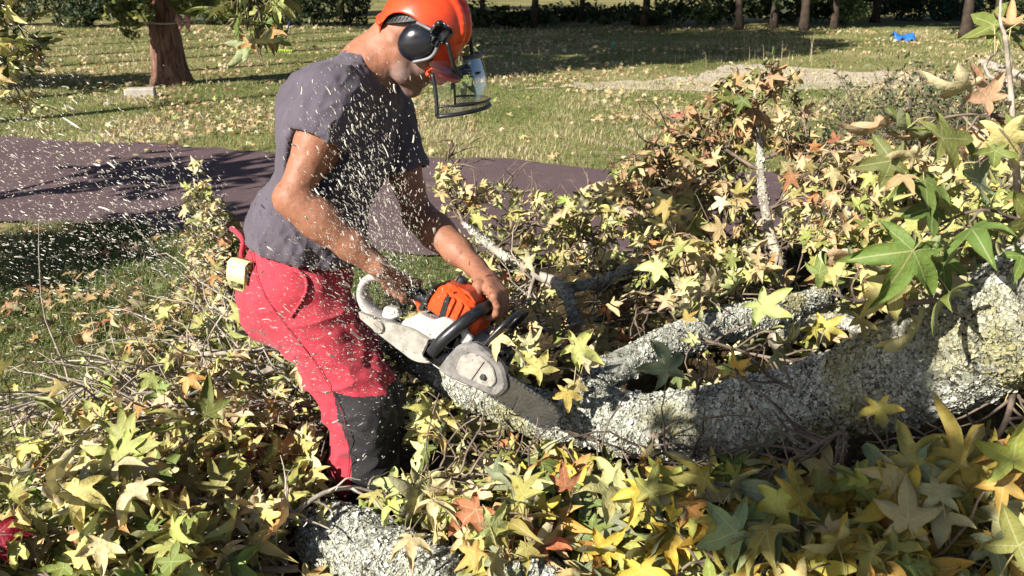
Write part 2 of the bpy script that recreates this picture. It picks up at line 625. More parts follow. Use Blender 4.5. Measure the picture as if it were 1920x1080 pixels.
Sr, Er, Wr = P(628, 182, 2.46), P(549, 372, 2.37), P(706, 497, 2.37)
Sl, El, Wl = P(724, 214, 2.80), P(785, 405, 2.74), P(890, 500, 2.56)
Pel, Wst, Rib, Upp, Nck = P(560, 515, 2.63), P(583, 425, 2.62), P(630, 285, 2.62), P(652, 185, 2.63), P(690, 128, 2.62)
Hr, Kr, Ar = P(558, 560, 2.52), P(680, 752, 2.46), P(686, 985, 2.52)
Hl, Kl, Al = P(580, 550, 2.74), P(694, 748, 2.73), P(690, 958, 2.80)
TR = basis(FACE, Upp - Pel)
HC = P(791, 80, 2.60)
def tilt(yaw, pitch):
    y, p = math.radians(yaw), math.radians(pitch)
    return basis((math.cos(y) * math.cos(p), -math.sin(y) * math.cos(p), -math.sin(p)), (math.cos(y) * math.sin(p), -math.sin(y) * math.sin(p), math.cos(p)))
FR = tilt(6, 51)                                      # the face looks steeply down
HR = tilt(10, 38)                                     # the helmet sits a little back on the head
def face(f, l, u):
    return HC + np.array([-0.004, 0, 0.010]) + f * FR[0] + l * FR[1] + u * FR[2]
def head(f, l, u):
    return HC + f * HR[0] + l * HR[1] + u * HR[2]

GRIP_R = saw(-0.212, 0, 0.050)                       # where the right hand closes on the rear handle
HB = [saw(*q) for q in ((-0.005, -0.092, -0.028), (0.008, -0.096, 0.025), (0.028, -0.076, 0.082), (0.040, -0.035, 0.118), (0.046, 0.03, 0.128),
                        (0.046, 0.085, 0.122), (0.040, 0.114, 0.08), (0.025, 0.114, 0.01), (0.01, 0.095, -0.05))]
HBS = spline(HB, 60)
GRIP_L = HBS[31]
GL_AX = nrm(HBS[34] - HBS[28])

FINGERS = []                                          # (tip, direction, back) for the nails
def grip(S, wrist, c, w, back, e2, rb, root=45, sweep=195):
    w = nrm(w)
    back = nrm(back - w * (back @ w))
    e2 = nrm(e2 - w * (e2 @ w) - back * (e2 @ back))
    ang = lambda d, rho, off: c + w * off + rho * (math.cos(math.radians(d)) * back + math.sin(math.radians(d)) * e2)
    for off, r, ln in ((0.034, 0.0098, 0.95), (0.0115, 0.0103, 1.05), (-0.011, 0.0098, 1.0), (-0.032, 0.0084, 0.82)):
        kn = ang(root - 6, rb + 0.021, off)
        S.chain([wrist + w * off * 0.45, wrist * 0.5 + kn * 0.5 + back * 0.004, kn], [0.022, 0.0175, 0.0138], 0.016)
        sw = sweep * ln
        ds = [root, root + sw * 0.40, root + sw * 0.72, root + sw]
        rho = rb + r * 0.92
        pts = [kn, ang(ds[0] + sw * 0.40, rho + 0.006, off * 0.96), ang(ds[2], rho + 0.002, off * 0.93), ang(ds[3], rho, off * 0.9)]
        mid = ang(ds[0] + sw * 0.2, rho + 0.007, off)
        S.cone(pts[0], mid, r * 1.22, r * 1.02, 0.006)
        S.cone(mid, pts[1], r * 1.02, r * 1.1, 0.003)
        m2 = ang((ds[1] + ds[2]) / 2, rho + 0.004, off * 0.95)
        S.cone(pts[1], m2, r * 1.1, r * 0.94, 0.003)
        S.cone(m2, pts[2], r * 0.94, r * 0.98, 0.003)
        S.cone(pts[2], pts[3], r * 0.98, r * 0.82, 0.003)
    kn = ang(root - 6, rb + 0.021, 0.034)
    t0 = wrist * 0.72 + kn * 0.28 + w * 0.012
    t1 = wrist * 0.3 + ang(-25, rb + 0.02, 0.034) * 0.7 + w * 0.008
    t2 = ang(-70, rb + 0.014, 0.042)
    t3 = ang(-125, rb + 0.010, 0.036)
    S.chain([t0, t1, t2, t3], [0.019, 0.0155, 0.0118, 0.0092], 0.010)

# ---- body: ONE continuous skin from the head to the feet
B = Field((-0.92, 2.15, -0.02), (0.06, 3.05, 1.86), 0.0032)
B.ell(Rib, TR, (0.115, 0.16, 0.2), 0.05)
B.ell(Wst, TR, (0.105, 0.145, 0.17), 0.05)
B.ell(Pel, TR, (0.115, 0.155, 0.13), 0.05)
B.chain([Sr, Upp, Sl], [0.055, 0.075, 0.055], 0.05)
for (h, k, a) in ((Hr, Kr, Ar), (Hl, Kl, Al)):
    B.chain([h, k, a], [0.085, 0.058, 0.042], 0.03)
    B.chain([k * 0.75 + a * 0.25 - FACE * 0.02, k * 0.4 + a * 0.6 - FACE * 0.01], [0.055, 0.045], 0.03)
    B.chain([a + [0, 0, -0.02], a + FACE * 0.16 + [0, 0, -0.05]], [0.036, 0.028], 0.03)
def arm(S, s, e, w, out):
    u, f = nrm(e - s), nrm(w - e)
    S.chain([s, s * 0.55 + e * 0.45, e], [0.056, 0.050, 0.042], 0.03)
    S.cone(s * 0.6 + e * 0.4 - out * 0.012, s * 0.3 + e * 0.7 - out * 0.010, 0.043, 0.036, 0.03)
    S.ball(e, 0.041, 0.02)
    S.ball(e - nrm(f - u) * 0.014, 0.030, 0.02)                                   # point of the elbow
    S.chain([e, e * 0.7 + w * 0.3, e * 0.3 + w * 0.7, w], [0.043, 0.0505, 0.040, 0.030], 0.025)
    S.cone(e * 0.85 + w * 0.15 + out * 0.012, e * 0.55 + w * 0.45 + out * 0.010, 0.036, 0.034, 0.03)
    S.ball(w - out * 0.014, 0.014, 0.02)
arm(B, Sr, Er, Wr, -TR[1])
arm(B, Sl, El, Wl, TR[1])
grip(B, Wr, GRIP_R, SR[0], -SR[1] * 0.7 + SR[2] * 0.7, -SR[1] * 0.7 - SR[2] * 0.7, 0.0165)
grip(B, Wl, GRIP_L, -GL_AX, SR[2] - SR[0] * 0.35, SR[0], 0.0185, root=35)
# neck and head
B.chain([Nck * 0.5 + Upp * 0.5, Nck, face(-0.025, 0, -0.045)], [0.078, 0.066, 0.062], 0.03)
B.cone(Nck - TR[0] * 0.02, face(-0.055, 0, -0.005), 0.058, 0.055, 0.03)
B.cone(Nck + TR[0] * 0.01, Sr * 0.45 + Nck * 0.55, 0.055, 0.05, 0.05)
B.cone(Nck + TR[0] * 0.01, Sl * 0.45 + Nck * 0.55, 0.055, 0.05, 0.05)
for sgn in (-1, 1):                                    # the two cords of the neck
    B.cone(face(-0.035, sgn * 0.055, -0.05), Nck + TR[0] * 0.055 + TR[1] * sgn * 0.02, 0.017, 0.013, 0.03)
B.ell(face(-0.012, 0, 0.045), FR, (0.100, 0.077, 0.094), 0.02)
B.ell(face(0.040, 0, -0.035), FR, (0.060, 0.060, 0.078), 0.03)
B.chain([face(0.0, 0.058, -0.055), face(0.045, 0.045, -0.088), face(0.082, 0.0, -0.104), face(0.045, -0.045, -0.088), face(0.0, -0.058, -0.055)],
        [0.022, 0.021, 0.022, 0.021, 0.022], 0.02)
B.ball(face(0.088, 0, -0.105), 0.019, 0.015)
B.cone(face(0.02, 0, -0.09), face(0.07, 0, -0.10), 0.035, 0.02, 0.02)
B.chain([face(0.094, 0, 0.018), face(0.108, 0, -0.006), face(0.118, 0, -0.028)], [0.010, 0.0125, 0.0145], 0.012)
for sgn in (-1, 1):
    B.ball(face(0.106, sgn * 0.013, -0.032), 0.0095, 0.006)
    B.cone(face(0.086, sgn * 0.014, 0.030), face(0.072, sgn * 0.046, 0.026), 0.013, 0.012, 0.012)   # brow
    B.ball(face(0.066, sgn * 0.048, -0.018), 0.024, 0.02)                                            # cheekbone
    B.ball(face(0.098, sgn * 0.031, 0.004), 0.0155, 0.012, 'sub')                                    # eye socket
    B.ball(face(0.078, sgn * 0.031, 0.005), 0.0132, 0.003)                                           # eye under the lid
    B.ell(face(-0.008, sgn * 0.078, -0.004), FR, (0.018, 0.010, 0.031), 0.006)                       # ear
B.cone(face(0.100, -0.020, -0.0615), face(0.100, 0.020, -0.0615), 0.0062, 0.0062, 0.005)
B.cone(face(0.099, -0.018, -0.0735), face(0.099, 0.018, -0.0735), 0.0068, 0.0068, 0.005)
B.cone(face(0.110, -0.022, -0.0675), face(0.110, 0.022, -0.0675), 0.0028, 0.0028, 0.003, 'sub')
V, Q = B.mesh()
V = relax(V, Q, 1, 0.4)
N_ = B.normals(V)
V = V + N_ * (vnoise(V, 45, 3) * 0.0012 + vnoise(V, 110, 4) * 0.0006)[:, None]
hl = (V - face(0, 0, 0)) @ FR.T
col = np.tile(np.array([0.32, 0.145, 0.088]), (len(V), 1))
col = col * (1 + 0.12 * fbm(V, 14, 2, 5))[:, None]
# weathered forearms and hands are redder, freckled
fre = 0.5 * np.clip(vnoise(V, 230, 9) - 0.35, 0, 1) * np.clip(1.6 - V[:, 2] * 0.0, 0, 1)
col = col * (1 - 0.55 * fre[:, None] * np.array([0.6, 0.9, 1.0]))
sb = (np.clip((-hl[:, 2] - 0.008 + 0.25 * (hl[:, 0] - 0.03) * 0) / 0.03, 0, 1) * np.clip((hl[:, 0] + 0.004) / 0.03, 0, 1)
      * np.clip((hl[:, 2] + 0.17) / 0.03, 0, 1))
sb = sb * (0.75 + 0.5 * vnoise(V, 330, 12))
sb = np.clip(sb, 0, 1)
stub = np.array([0.20, 0.165, 0.16])
col = col * (1 - sb[:, None] * 0.9) + stub * sb[:, None] * 0.9
lip = np.exp(-((hl[:, 0] - 0.103) / 0.009) ** 2 - (hl[:, 1] / 0.02) ** 2 - ((hl[:, 2] + 0.0675) / 0.011) ** 2)
col = col * (1 - 0.7 * lip[:, None]) + np.array([0.30, 0.10, 0.08]) * 0.7 * lip[:, None]
m, nt, b, _ = new_mat("skin")
at = nd(nt, "ShaderNodeAttribute", attribute_name="col").outputs["Color"]
pores = noise_tex(nt, 700, 2)
hairs = noise_tex(nt, 260, 3, 0.7)
nt.links.new(mix(nt, nd(nt, "ShaderNodeMapRange", {"Value": hairs, "From Min": 0.52, "From Max": 0.68, "To Max": 0.55}).outputs[0], at,
                 mix(nt, 1.0, at, (0.50, 0.38, 0.33), 'MULTIPLY')), b.inputs["Base Color"])
b.inputs["Roughness"].default_value = 0.50
b.inputs["Specular IOR Level"].default_value = 0.32
b.inputs["Subsurface Weight"].default_value = 0.12
b.inputs["Subsurface Radius"].default_value = (0.006, 0.0025, 0.0015)
b.inputs["Subsurface Scale"].default_value = 1.0
bump(nt, b, pores, 0.25, 0.002)
M["skin"] = m
man = mesh_obj("person", V, Q[:, ::-1], M["skin"], None, True, col=col, origin=(float(Pel[0]), float(Pel[1]), 0.0))
tag(man, "man bent over in grey T-shirt and red work trousers guiding a chainsaw", "person")
del B

# short grey hair low on the back of the head
hb = Field(HC - 0.2, HC + 0.2, 0.003)
hb.ell(face(-0.014, 0, 0.043), FR, (0.1035, 0.0800, 0.097), 0)
hb.cut(face(0.035, 0, 0), FR[0])
hb.cut(face(-0.045, 0, 0.004), FR[0] * 0.45 - FR[2])
V, Q = hb.mesh()
V = V + hb.normals(V) * (vnoise(V, 260, 2) * 0.002)[:, None]
mesh_obj("hair", V, Q[:, ::-1], simple("hair", (0.14, 0.12, 0.11), 0.7, 0.5, 260, 0.3, bmp=0.8, bscale=600), man)

# ---- clothing
def cloth(name, c, rough=0.9, weave=900, var=0.15, blotch=9):
    m, nt, b, _ = new_mat(name)
    n = noise_tex(nt, blotch, 4, 0.6)
    c = np.array(c)
    nt.links.new(ramp(nt, n, [(0.3, tuple(c * (1 - var))), (0.7, tuple(c * (1 + var)))]), b.inputs["Base Color"])
    b.inputs["Roughness"].default_value = rough
    b.inputs["Specular IOR Level"].default_value = 0.15
    b.inputs["Sheen Weight"].default_value = 0.15
    w = noise_tex(nt, weave, 2)
    f = noise_tex(nt, 26, 5, 0.6)
    s = nd(nt, "ShaderNodeMath", {0: nd(nt, "ShaderNodeMath", {0: w, 1: 0.12}, operation='MULTIPLY').outputs[0], 1: f}, operation='ADD').outputs[0]
    bump(nt, b, s, 0.35, 0.012)
    return m
M["shirt"] = cloth("grey_jersey", (0.098, 0.084, 0.106))
M["red_cloth"] = cloth("red_cloth", (0.45, 0.045, 0.066), 0.8)
M["black_cloth"] = cloth("black_cloth", (0.030, 0.028, 0.030), 0.75)

def folds(V, axis, scale, amp, seed, sharp=1.6):
    """Ridged folds running roughly along axis."""
    ax = nrm(axis)
    along = V @ ax
    W = V - np.outer(along, ax) * 0.72
    n = vnoise(W, scale, seed) * 0.7 + vnoise(W, scale * 2.1, seed + 5) * 0.3
    return amp * (1 - np.abs(n) ** 0.8 * sharp)

S = Field((-0.95, 2.2, 0.75), (0.05, 3.05, 1.80), 0.0036)
S.ell(Rib, TR, (0.150, 0.196, 0.215), 0.05)
S.ell(P(578, 425, 2.62), TR, (0.150, 0.185, 0.17), 0.06)
S.cone(P(578, 425, 2.62), P(572, 505, 2.62), 0.150, 0.162, 0.05)
S.ball(P(612, 215, 2.62), 0.138, 0.05)
S.chain([Sr, Upp, Sl], [0.074, 0.092, 0.072], 0.05)
S.cone(Nck + TR[0] * 0.01, Sr * 0.4 + Nck * 0.6, 0.062, 0.062, 0.05)
S.cone(Nck + TR[0] * 0.01, Sl * 0.4 + Nck * 0.6, 0.062, 0.062, 0.05)
S.cone(Nck * 0.5 + Upp * 0.5, Nck + (HC - Nck) * 0.12, 0.092, 0.075, 0.02)
er, el = Sr + (Er - Sr) * 0.42, Sl + (El - Sl) * 0.56
S.chain([Sr, er + (er - Sr) * 0.25], [0.086, 0.077], 0.03)
S.chain([Sl, el + (el - Sl) * 0.25], [0.080, 0.074], 0.03)
# sleeve ends: cut only near each sleeve, then open the tube round the arm
def sleeve_end(S, s, e, f, r):
    d = nrm(e - s); c = s + (e - s) * f
    R = np.array([d, nrm(np.cross(TR[2] + TR[0], d)), nrm(np.cross(d, np.cross(TR[2] + TR[0], d)))])
    S.box(c + R[0] * 0.06, R, (0.06, 0.095, 0.095), 0.002, 0, 'sub')
    S.cone(c - d * 0.05, c + d * 0.02, r, r, 0, 'sub')
sleeve_end(S, Sr, Er, 0.40, 0.066)
sleeve_end(S, Sl, El, 0.56, 0.064)
# neck opening
S.cut(Nck + (HC - Nck) * 0.14 , nrm(nrm(HC - Nck) - TR[0] * 0.15))
S.cone(Nck - nrm(HC - Nck) * 0.05, HC, 0.070, 0.074, 0, 'sub')
# hem, lower at the camera's side
h0, h1, h2 = P(452, 448, 2.55), P(606, 512, 2.42), P(692, 478, 2.72)
S.cut(h1, np.cross(h1 - h0, h2 - h0) * (1 if np.cross(h1 - h0, h2 - h0)[2] < 0 else -1))
V, Q = S.mesh()
V = relax(V, Q, 2, 0.5)
N_ = S.normals(V)
tl = (V - Wst) @ TR.T
low = np.clip((0.10 - tl[:, 2]) / 0.2, 0, 1)
V = V + N_ * (folds(V, TR[2] * 0.6 - TR[0] * 0.8, 19, 0.013, 21) * (0.35 + low) - 0.002)[:, None]
dr = (V - Sr) @ nrm(Er - Sr)
V = V + N_ * (folds(V, TR[2] + TR[0] * 0.25, 30, 0.0055, 51) * 0.8)[:, None]
V = V + N_ * (folds(V, nrm(Er - Sr) + TR[0] * 0.5, 24, 0.007, 31) * np.clip(dr / 0.06, 0, 1) * (np.linalg.norm(V - er, axis=1) < 0.14))[:, None]
mesh_obj("t_shirt", V, Q[:, ::-1], M["shirt"], man)
del S
# ribbed collar and sleeve hems
mb = MB()
a = np.linspace(0, 2 * math.pi, 48, endpoint=False)
cn = nrm(nrm(HC - Nck) - TR[0] * 0.15); cR = basis(TR[0], cn)
cc = Nck + (HC - Nck) * 0.13
mb.tube([cc + 0.0745 * (math.cos(t) * cR[0] + math.sin(t) * cR[1]) - cn * 0.004 * math.cos(t) for t in a], 0.0058, 8, closed=True)
mb.build("collar", M["shirt"], man, True)

T = Field((-0.95, 2.2, 0.02), (0.05, 3.1, 1.12), 0.0042)
T.ell(Pel, TR, (0.150, 0.182, 0.16), 0.05)
T.ball(P(532, 568, 2.56), 0.128, 0.05)
T.ball(P(545, 562, 2.70), 0.118, 0.05)
T.chain([Hr, Kr, Kr * 0.5 + Ar * 0.5, Ar], [0.114, 0.096, 0.094, 0.088], 0.04)
T.chain([Hl, Kl, Kl * 0.5 + Al * 0.5, Al], [0.108, 0.090, 0.092, 0.086], 0.03)
T.cut(P(560, 445, 2.63), TR[2])
for a_ in (Ar, Al):
    T.box(a_ + np.array([0, 0, -0.09]), np.eye(3), (0.12, 0.12, 0.05), 0.002, 0, 'sub')
    T.cone(a_ + [0, 0, -0.06], a_ + [0, 0, 0.06], 0.075, 0.075, 0, 'sub')
V, Q = T.mesh()
V = relax(V, Q, 2, 0.5)
N_ = T.normals(V)
ax = nrm(Kr - Hr)
kn = np.exp(-((V - Kr) @ nrm(Ar - Kr) / 0.14) ** 2)
V = V + N_ * (folds(V, np.cross(ax, [0, 1, 0]) + ax * 0.5, 15, 0.024, 41) * (0.5 + 0.6 * kn) + folds(V, TR[0], 34, 0.005, 77) * kn - 0.003)[:, None]
# black guard panels over the front of the shins and knees, red behind
cen = V[Q].mean(1)
def panel(c, K, A):
    d = nrm(A - K)
    t = (c - K) @ d
    fw = (c - K - np.outer(t, d)) @ nrm(FACE - d * (FACE @ d) + TR[1] * 0.15)
    edge = 0.020 + 0.055 * np.clip((t + 0.05) / 0.32, 0, 1) * 0.4 - 0.10 * np.clip(0.0 - t, 0, 1) * 0.0
    return (t > -0.075 + fw * 0.12) & (fw > -0.045 + 0.03 * np.sin(t * 9)) & (c[:, 2] < K[2] + 0.09)
near = np.linalg.norm(np.cross(cen - Kr, nrm(Ar - Kr)), axis=1) <= np.linalg.norm(np.cross(cen - Kl, nrm(Al - Kl)), axis=1)
mi = np.where(near, panel(cen, Kr, Ar), panel(cen, Kl, Al)).astype(int)
red = mi == 0
def sub_mesh(V, Q, keep):
    q = Q[keep]
    u, inv = np.unique(q, return_inverse=True)
    return V[u], inv.reshape(q.shape)
trousers = mesh_obj("trousers", *sub_mesh(V, Q[:, ::-1], red), M["red_cloth"], man)
mesh_obj("knee_panel", *sub_mesh(V, Q[:, ::-1], ~red), M["black_cloth"], trousers)["label"] = "black protective panels over knees and shins"
# waistband with a belt loop sticking out at the back, side seam and pocket edge
def on_skin(pts, N_pts=60, off=0.002, Vs=V):
    """Lays a line given by pixels on the side of the cloth that faces the camera."""
    out = []
    for px, py in spline(pts, N_pts):
        d = nrm(ray(px, py))
        w = Vs - _CAM
        t = w @ d
        dist = np.linalg.norm(w - np.outer(t, d), axis=1)
        k = np.where(dist < 0.012)[0]
        if len(k) == 0:
            k = np.array([dist.argmin()])
        j = k[t[k].argmin()]
        out.append(_CAM + d * (t[j] - off))
    out = np.array(out)
    for _ in range(2):
        out[1:-1] = (out[:-2] + out[1:-1] * 2 + out[2:]) / 4
    return out
TV = V
mb = MB()
mb.tube(on_skin([(470, 470), (488, 540), (535, 610), (590, 680), (640, 770), (655, 850), (650, 905)], 70, 0.0002), 0.0011, 6)
mb.build("seam", simple("seam_thread", (0.26, 0.015, 0.025), 0.85), trousers, True)
mb = MB()
mb.tube(on_skin([(548, 497), (572, 520), (574, 545), (560, 572), (545, 595)], 40, 0.001), 0.0045, 6)
mb.build("pocket_edge", M["red_cloth"], trousers, True)
mb = MB()
q = [P(433, 428, 2.60), P(446, 437, 2.58), P(456, 452, 2.56), P(452, 480, 2.55), P(462, 500, 2.53)]
mb.tube(spline(q, 16), 0.0075, 6)
q = [P(446, 437, 2.60), P(456, 448, 2.60), P(458, 462, 2.62)]
mb.tube(spline(q, 10), 0.0095, 6)
mb.build("belt_loop", M["red_cloth"], trousers, True)
del T
# boots
for a_ in (Ar, Al):
    bt = Field(a_ - 0.3, a_ + 0.42, 0.006)
    g = np.array([a_[0], a_[1], 0.0])
    bt.chain([a_ + [0, 0, 0.10], a_ + [0, 0, -0.01]], [0.062, 0.060], 0.02)
    bt.chain([g - FACE * 0.05 + [0, 0, 0.062], g + FACE * 0.10 + [0, 0, 0.055], g + FACE * 0.19 + [0, 0, 0.048]], [0.052, 0.052, 0.044], 0.03)
    bt.cone(g + [0, 0, 0.08], g + FACE * 0.08 + [0, 0, 0.08], 0.055, 0.048, 0.04)
    bt.box(g + FACE * 0.07 + [0, 0, 0.018], basis(FACE, (0, 0, 1)), (0.165, 0.052, 0.018), 0.014, 0.006)
    V, Q = bt.mesh()
    mesh_obj("boot", relax(V, Q, 1), Q[:, ::-1], simple("boot_leather", (0.035, 0.028, 0.022), 0.5, 0.4, 20), man)

# ---- pouch hung at the back of the waistband
pc = P(455, 519, 2.50)
pR = np.array([nrm(P(482, 527, 2.46) - P(428, 512, 2.54)), (0, 0, 0), (0, 0, 0)])
up_ = nrm(P(448, 490, 2.52) - P(440, 545, 2.52))
pR = np.array([pR[0], nrm(np.cross(up_, pR[0])), up_])
pR[2] = np.cross(pR[0], pR[1])
pouch = thing("pouch", "pale yellow pouch with a snap button hung at the waist of the red trousers", "pouch", pc)
m_y = simple("yellow_fabric", (0.82, 0.84, 0.34), 0.6, 0.1, 40, 0.3, bmp=0.3, bscale=400)
mb = MB(); mb.box(pc, (0.074, 0.034, 0.078), pR, bev=0.008); mb.build("pocket", m_y, pouch, True)
mb = MB()
n = 10
fl = [pc + pR[0] * a_ + pR[1] * l_ + pR[2] * u_ for a_ in np.linspace(-0.040, 0.040, n)
      for (l_, u_) in ((0.018, 0.046), (-0.010, 0.0475), (-0.0205, 0.038), (-0.0225, 0.012), (-0.0228, -0.012 - 0.010 * 0))]
F = [(i * 5 + k, (i + 1) * 5 + k, (i + 1) * 5 + k + 1, i * 5 + k + 1) for i in range(n - 1) for k in range(4)]
mb.add(fl, F)
fo = mb.build("flap", m_y, pouch, True)
md = fo.modifiers.new("thickness", 'SOLIDIFY'); md.thickness = 0.003
mb = MB()
bc = pc + pR[0] * 0.018 - pR[1] * 0.024 - pR[2] * 0.020
mb.tube([bc, bc - pR[1] * 0.004], [0.0068, 0.0055], 14); mb.build("snap_button", simple("dull_brass", (0.25, 0.22, 0.16), 0.35, metal=1.0), pouch)
m_th = simple("dark_thread", (0.05, 0.05, 0.03))
for u_ in (0.030, -0.026):
    MB().box(pc - pR[1] * 0.0245 - pR[0] * 0.014 + pR[2] * u_, (0.026, 0.001, 0.0022), pR).build("stitching", m_th, pouch)

# ================================================================== helmet with ear defenders and visor
hv = Field(HC - 0.26, HC + 0.26, 0.0026)
hc = head(-0.017, 0, 0.030)
hv.ell(hc, HR, (0.119, 0.116, 0.131), 0)
for off, r in ((0, 0.013), (0.035, 0.010), (-0.035, 0.010)):            # ribs over the top
    a = np.linspace(math.radians(25), math.radians(150), 14)
    s_ = math.sqrt(max(1 - (off / 0.122) ** 2, 0))
    hv.chain([hc + HR[0] * 0.116 * s_ * math.cos(t) + HR[2] * 0.128 * s_ * math.sin(t) + HR[1] * off for t in a], [r] * 14, 0.010)
# brim and rolled rim
hv.ell(head(0.064, 0, -0.018), HR, (0.082, 0.092, 0.016), 0.02)
rim_c = head(0.0, 0, -0.030)
a = np.linspace(0, 2 * math.pi, 40)
hv.chain([rim_c - HR[0] * 0.010 + HR[0] * 0.119 * math.cos(t) + HR[1] * 0.116 * math.sin(t) + HR[2] * (0.004 - 0.012 * math.cos(t)) for t in a], [0.008] * 40, 0.006)
hv.ell(hc - HR[2] * 0.004, HR, (0.114, 0.111, 0.126), 0.0, 'sub')
for sgn in (-1, 1):                                                     # wide cut-out over the ears
    hv.ell(head(-0.022, sgn * 0.125, -0.030), HR, (0.104, 0.085, 0.093), 0.006, 'sub')
hv.ell(head(0.0, 0, -0.075), HR, (0.131, 0.112, 0.047), 0.003, 'sub')
V, Q = hv.mesh()
V = relax(V, Q, 1, 0.5)
helmet = thing("safety_helmet", "orange forestry helmet with black ear defenders and clear visor on the man's head", "helmet", HC)
m, nt, b, _ = new_mat("orange_shell")
n1 = noise_tex(nt, 22, 5, 0.65); n2 = noise_tex(nt, 130, 4, 0.7)
nt.links.new(mix(nt, nd(nt, "ShaderNodeMapRange", {"Value": n2, "From Min": 0.56, "From Max": 0.68, "To Max": 0.5}).outputs[0],
                 ramp(nt, n1, [(0.3, (0.72, 0.05, 0.014)), (0.7, (0.84, 0.085, 0.022))]), (0.35, 0.06, 0.03)), b.inputs["Base Color"])
b.inputs["Roughness"].default_value = 0.28
b.inputs["Coat Weight"].default_value = 0.3
nt.links.new(nd(nt, "ShaderNodeMapRange", {"Value": n2, "To Min": 0.2, "To Max": 0.45}).outputs[0], b.inputs["Roughness"])
bump(nt, b, n2, 0.06, 0.002)
M["orange"] = m
mesh_obj("shell", V, Q[:, ::-1], M["orange"], helmet)
del hv
M["black_plastic"] = simple("black_plastic", (0.018, 0.019, 0.022), 0.35, 0.3, 40, 0.5, bmp=0.12)
M["black_gloss"] = simple("black_gloss", (0.012, 0.013, 0.018), 0.18, 0.3, 30, 0.6, bmp=0.03, bscale=30)
M["grey_plastic"] = simple("grey_plastic", (0.16, 0.16, 0.17), 0.4, 0.3, 40, 0.5)
# head band at the nape
mb = MB()
a = np.linspace(math.radians(96), math.radians(264), 40)
band = [head(-0.004 + 0.122 * math.cos(t), 0.094 * math.sin(t), -0.026 + 0.118 * (1 + math.cos(t))) for t in a]
V = []
for p_, t in zip(band, a):
    o_ = nrm(HR[0] * math.cos(t) * 0.8 + HR[1] * math.sin(t))
    V += [p_ - HR[2] * 0.012, p_ + o_ * 0.003 - HR[2] * 0.012, p_ + o_ * 0.003 + HR[2] * 0.012, p_ + HR[2] * 0.012]
F = [(4 * i + k, 4 * i + (k + 1) % 4, 4 * i + 4 + (k + 1) % 4, 4 * i + 4 + k) for i in range(39) for k in range(4)]
mb.add(V, F)
for i in range(4, 36):                                                  # raised ribs of the adjuster strip
    if i % 1 == 0:
        t = a[i]; o_ = nrm(HR[0] * math.cos(t) * 0.8 + HR[1] * math.sin(t))
        mb.box(band[i] + o_ * 0.0035, (0.0035, 0.003, 0.013), np.array([np.cross(HR[2], o_), o_, HR[2]]))
mb.build("headband", M["black_plastic"], helmet)
# ear defenders
for sgn in (-1, 1):
    e = Field(head(0, sgn * 0.09, -0.01) - 0.09, head(0, sgn * 0.09, -0.01) + 0.09, 0.0022)
    ec = head(0.010, sgn * 0.104, 0.018)
    eR = np.array([HR[0] * 0.86 - HR[2] * 0.5, HR[1], HR[2] * 0.86 + HR[0] * 0.5])
    e.ell(ec + HR[1] * sgn * 0.004, eR, (0.047, 0.027, 0.056), 0)
    e.cut(ec - HR[1] * sgn * 0.010, -HR[1] * sgn)
    a = np.linspace(0, 2 * math.pi, 36)
    e.chain([ec - HR[1] * sgn * 0.006 + eR[0] * 0.044 * math.cos(t) + eR[2] * 0.052 * math.sin(t) for t in a], [0.006] * 36, 0.004)
    V, Q = e.mesh()
    cup = mesh_obj("ear_defender", relax(V, Q, 1), Q[:, ::-1], M["black_gloss"], helmet)
    mb = MB()
    a = np.linspace(0, 2 * math.pi, 30, endpoint=False)
    mb.tube([head(0.010, sgn * 0.088, 0.018) + eR[0] * 0.036 * math.cos(t) + eR[2] * 0.042 * math.sin(t) for t in a], 0.011, 10, closed=True)
    mb.build("cushion", M["black_plastic"], cup, True)
    mb = MB()
    arc = spline([head(0.032, sgn * 0.126, -0.026), head(0.060, sgn * 0.127, 0.010), head(0.062, sgn * 0.128, 0.040), head(0.046, sgn * 0.130, 0.070)], 20)
    mb.tube(arc, np.linspace(0.0045, 0.0055, 20), 8)
    arc = spline([head(-0.020, sgn * 0.122, 0.060), head(0.012, sgn * 0.126, 0.068), head(0.040, sgn * 0.130, 0.074)], 14)
    mb.tube(arc, 0.0045, 8)
    mb.build("yoke", M["grey_plastic"], cup, True)
    mb = MB()
    mb.box(head(0.046, sgn * 0.126, 0.082), (0.052, 0.026, 0.048), HR, bev=0.008)
    mb.box(head(0.050, sgn * 0.130, 0.058), (0.026, 0.020, 0.030), HR, bev=0.006)
    mb.tube([head(0.030, sgn * 0.131, 0.098), head(0.030, sgn * 0.141, 0.098)], 0.008, 12)
    mb.build("mount", M["black_plastic"], helmet, True)
# visor: clear pane bowed round the face in a dark frame, net strip along its lower edge
def vis(l, s_):
    """Point of the visor: l across (-1..1), s_ 0 at its top to 1 at its bottom."""
    ang = l * math.radians(100)
    c = P(899, 98, 2.585) * (1 - s_) + P(917, 199, 2.565) * s_
    R_ = 0.103
    VF, VL = np.array([0.985, -0.17, -0.02]), np.array([0.17, 0.985, 0])
    return c + VF * R_ * (math.cos(ang) - 1) + VL * R_ * 1.05 * math.sin(ang) + VF * 0.008 * math.sin(math.pi * s_) + np.array([0, 0, -0.016]) * (1 - math.cos(ang)) * s_
VD = nrm(HR[0] * 0.3 - HR[2])
visor = thing_loc = None
vz = bpy.data.objects.new("visor", None); vz.empty_display_size = 0.05
vz.location = Vector(tuple(head(0.155, 0, -0.005) - HC)); link(vz, helmet)
nu, nv = 25, 12
V = [vis(-1 + 2 * i / (nu - 1), 0.10 + 0.86 * j / (nv - 1)) for j in range(nv) for i in range(nu)]
F = [(j * nu + i, j * nu + i + 1, (j + 1) * nu + i + 1, (j + 1) * nu + i) for j in range(nv - 1) for i in range(nu - 1)]
m, nt, b, out = new_mat("clear_pane")
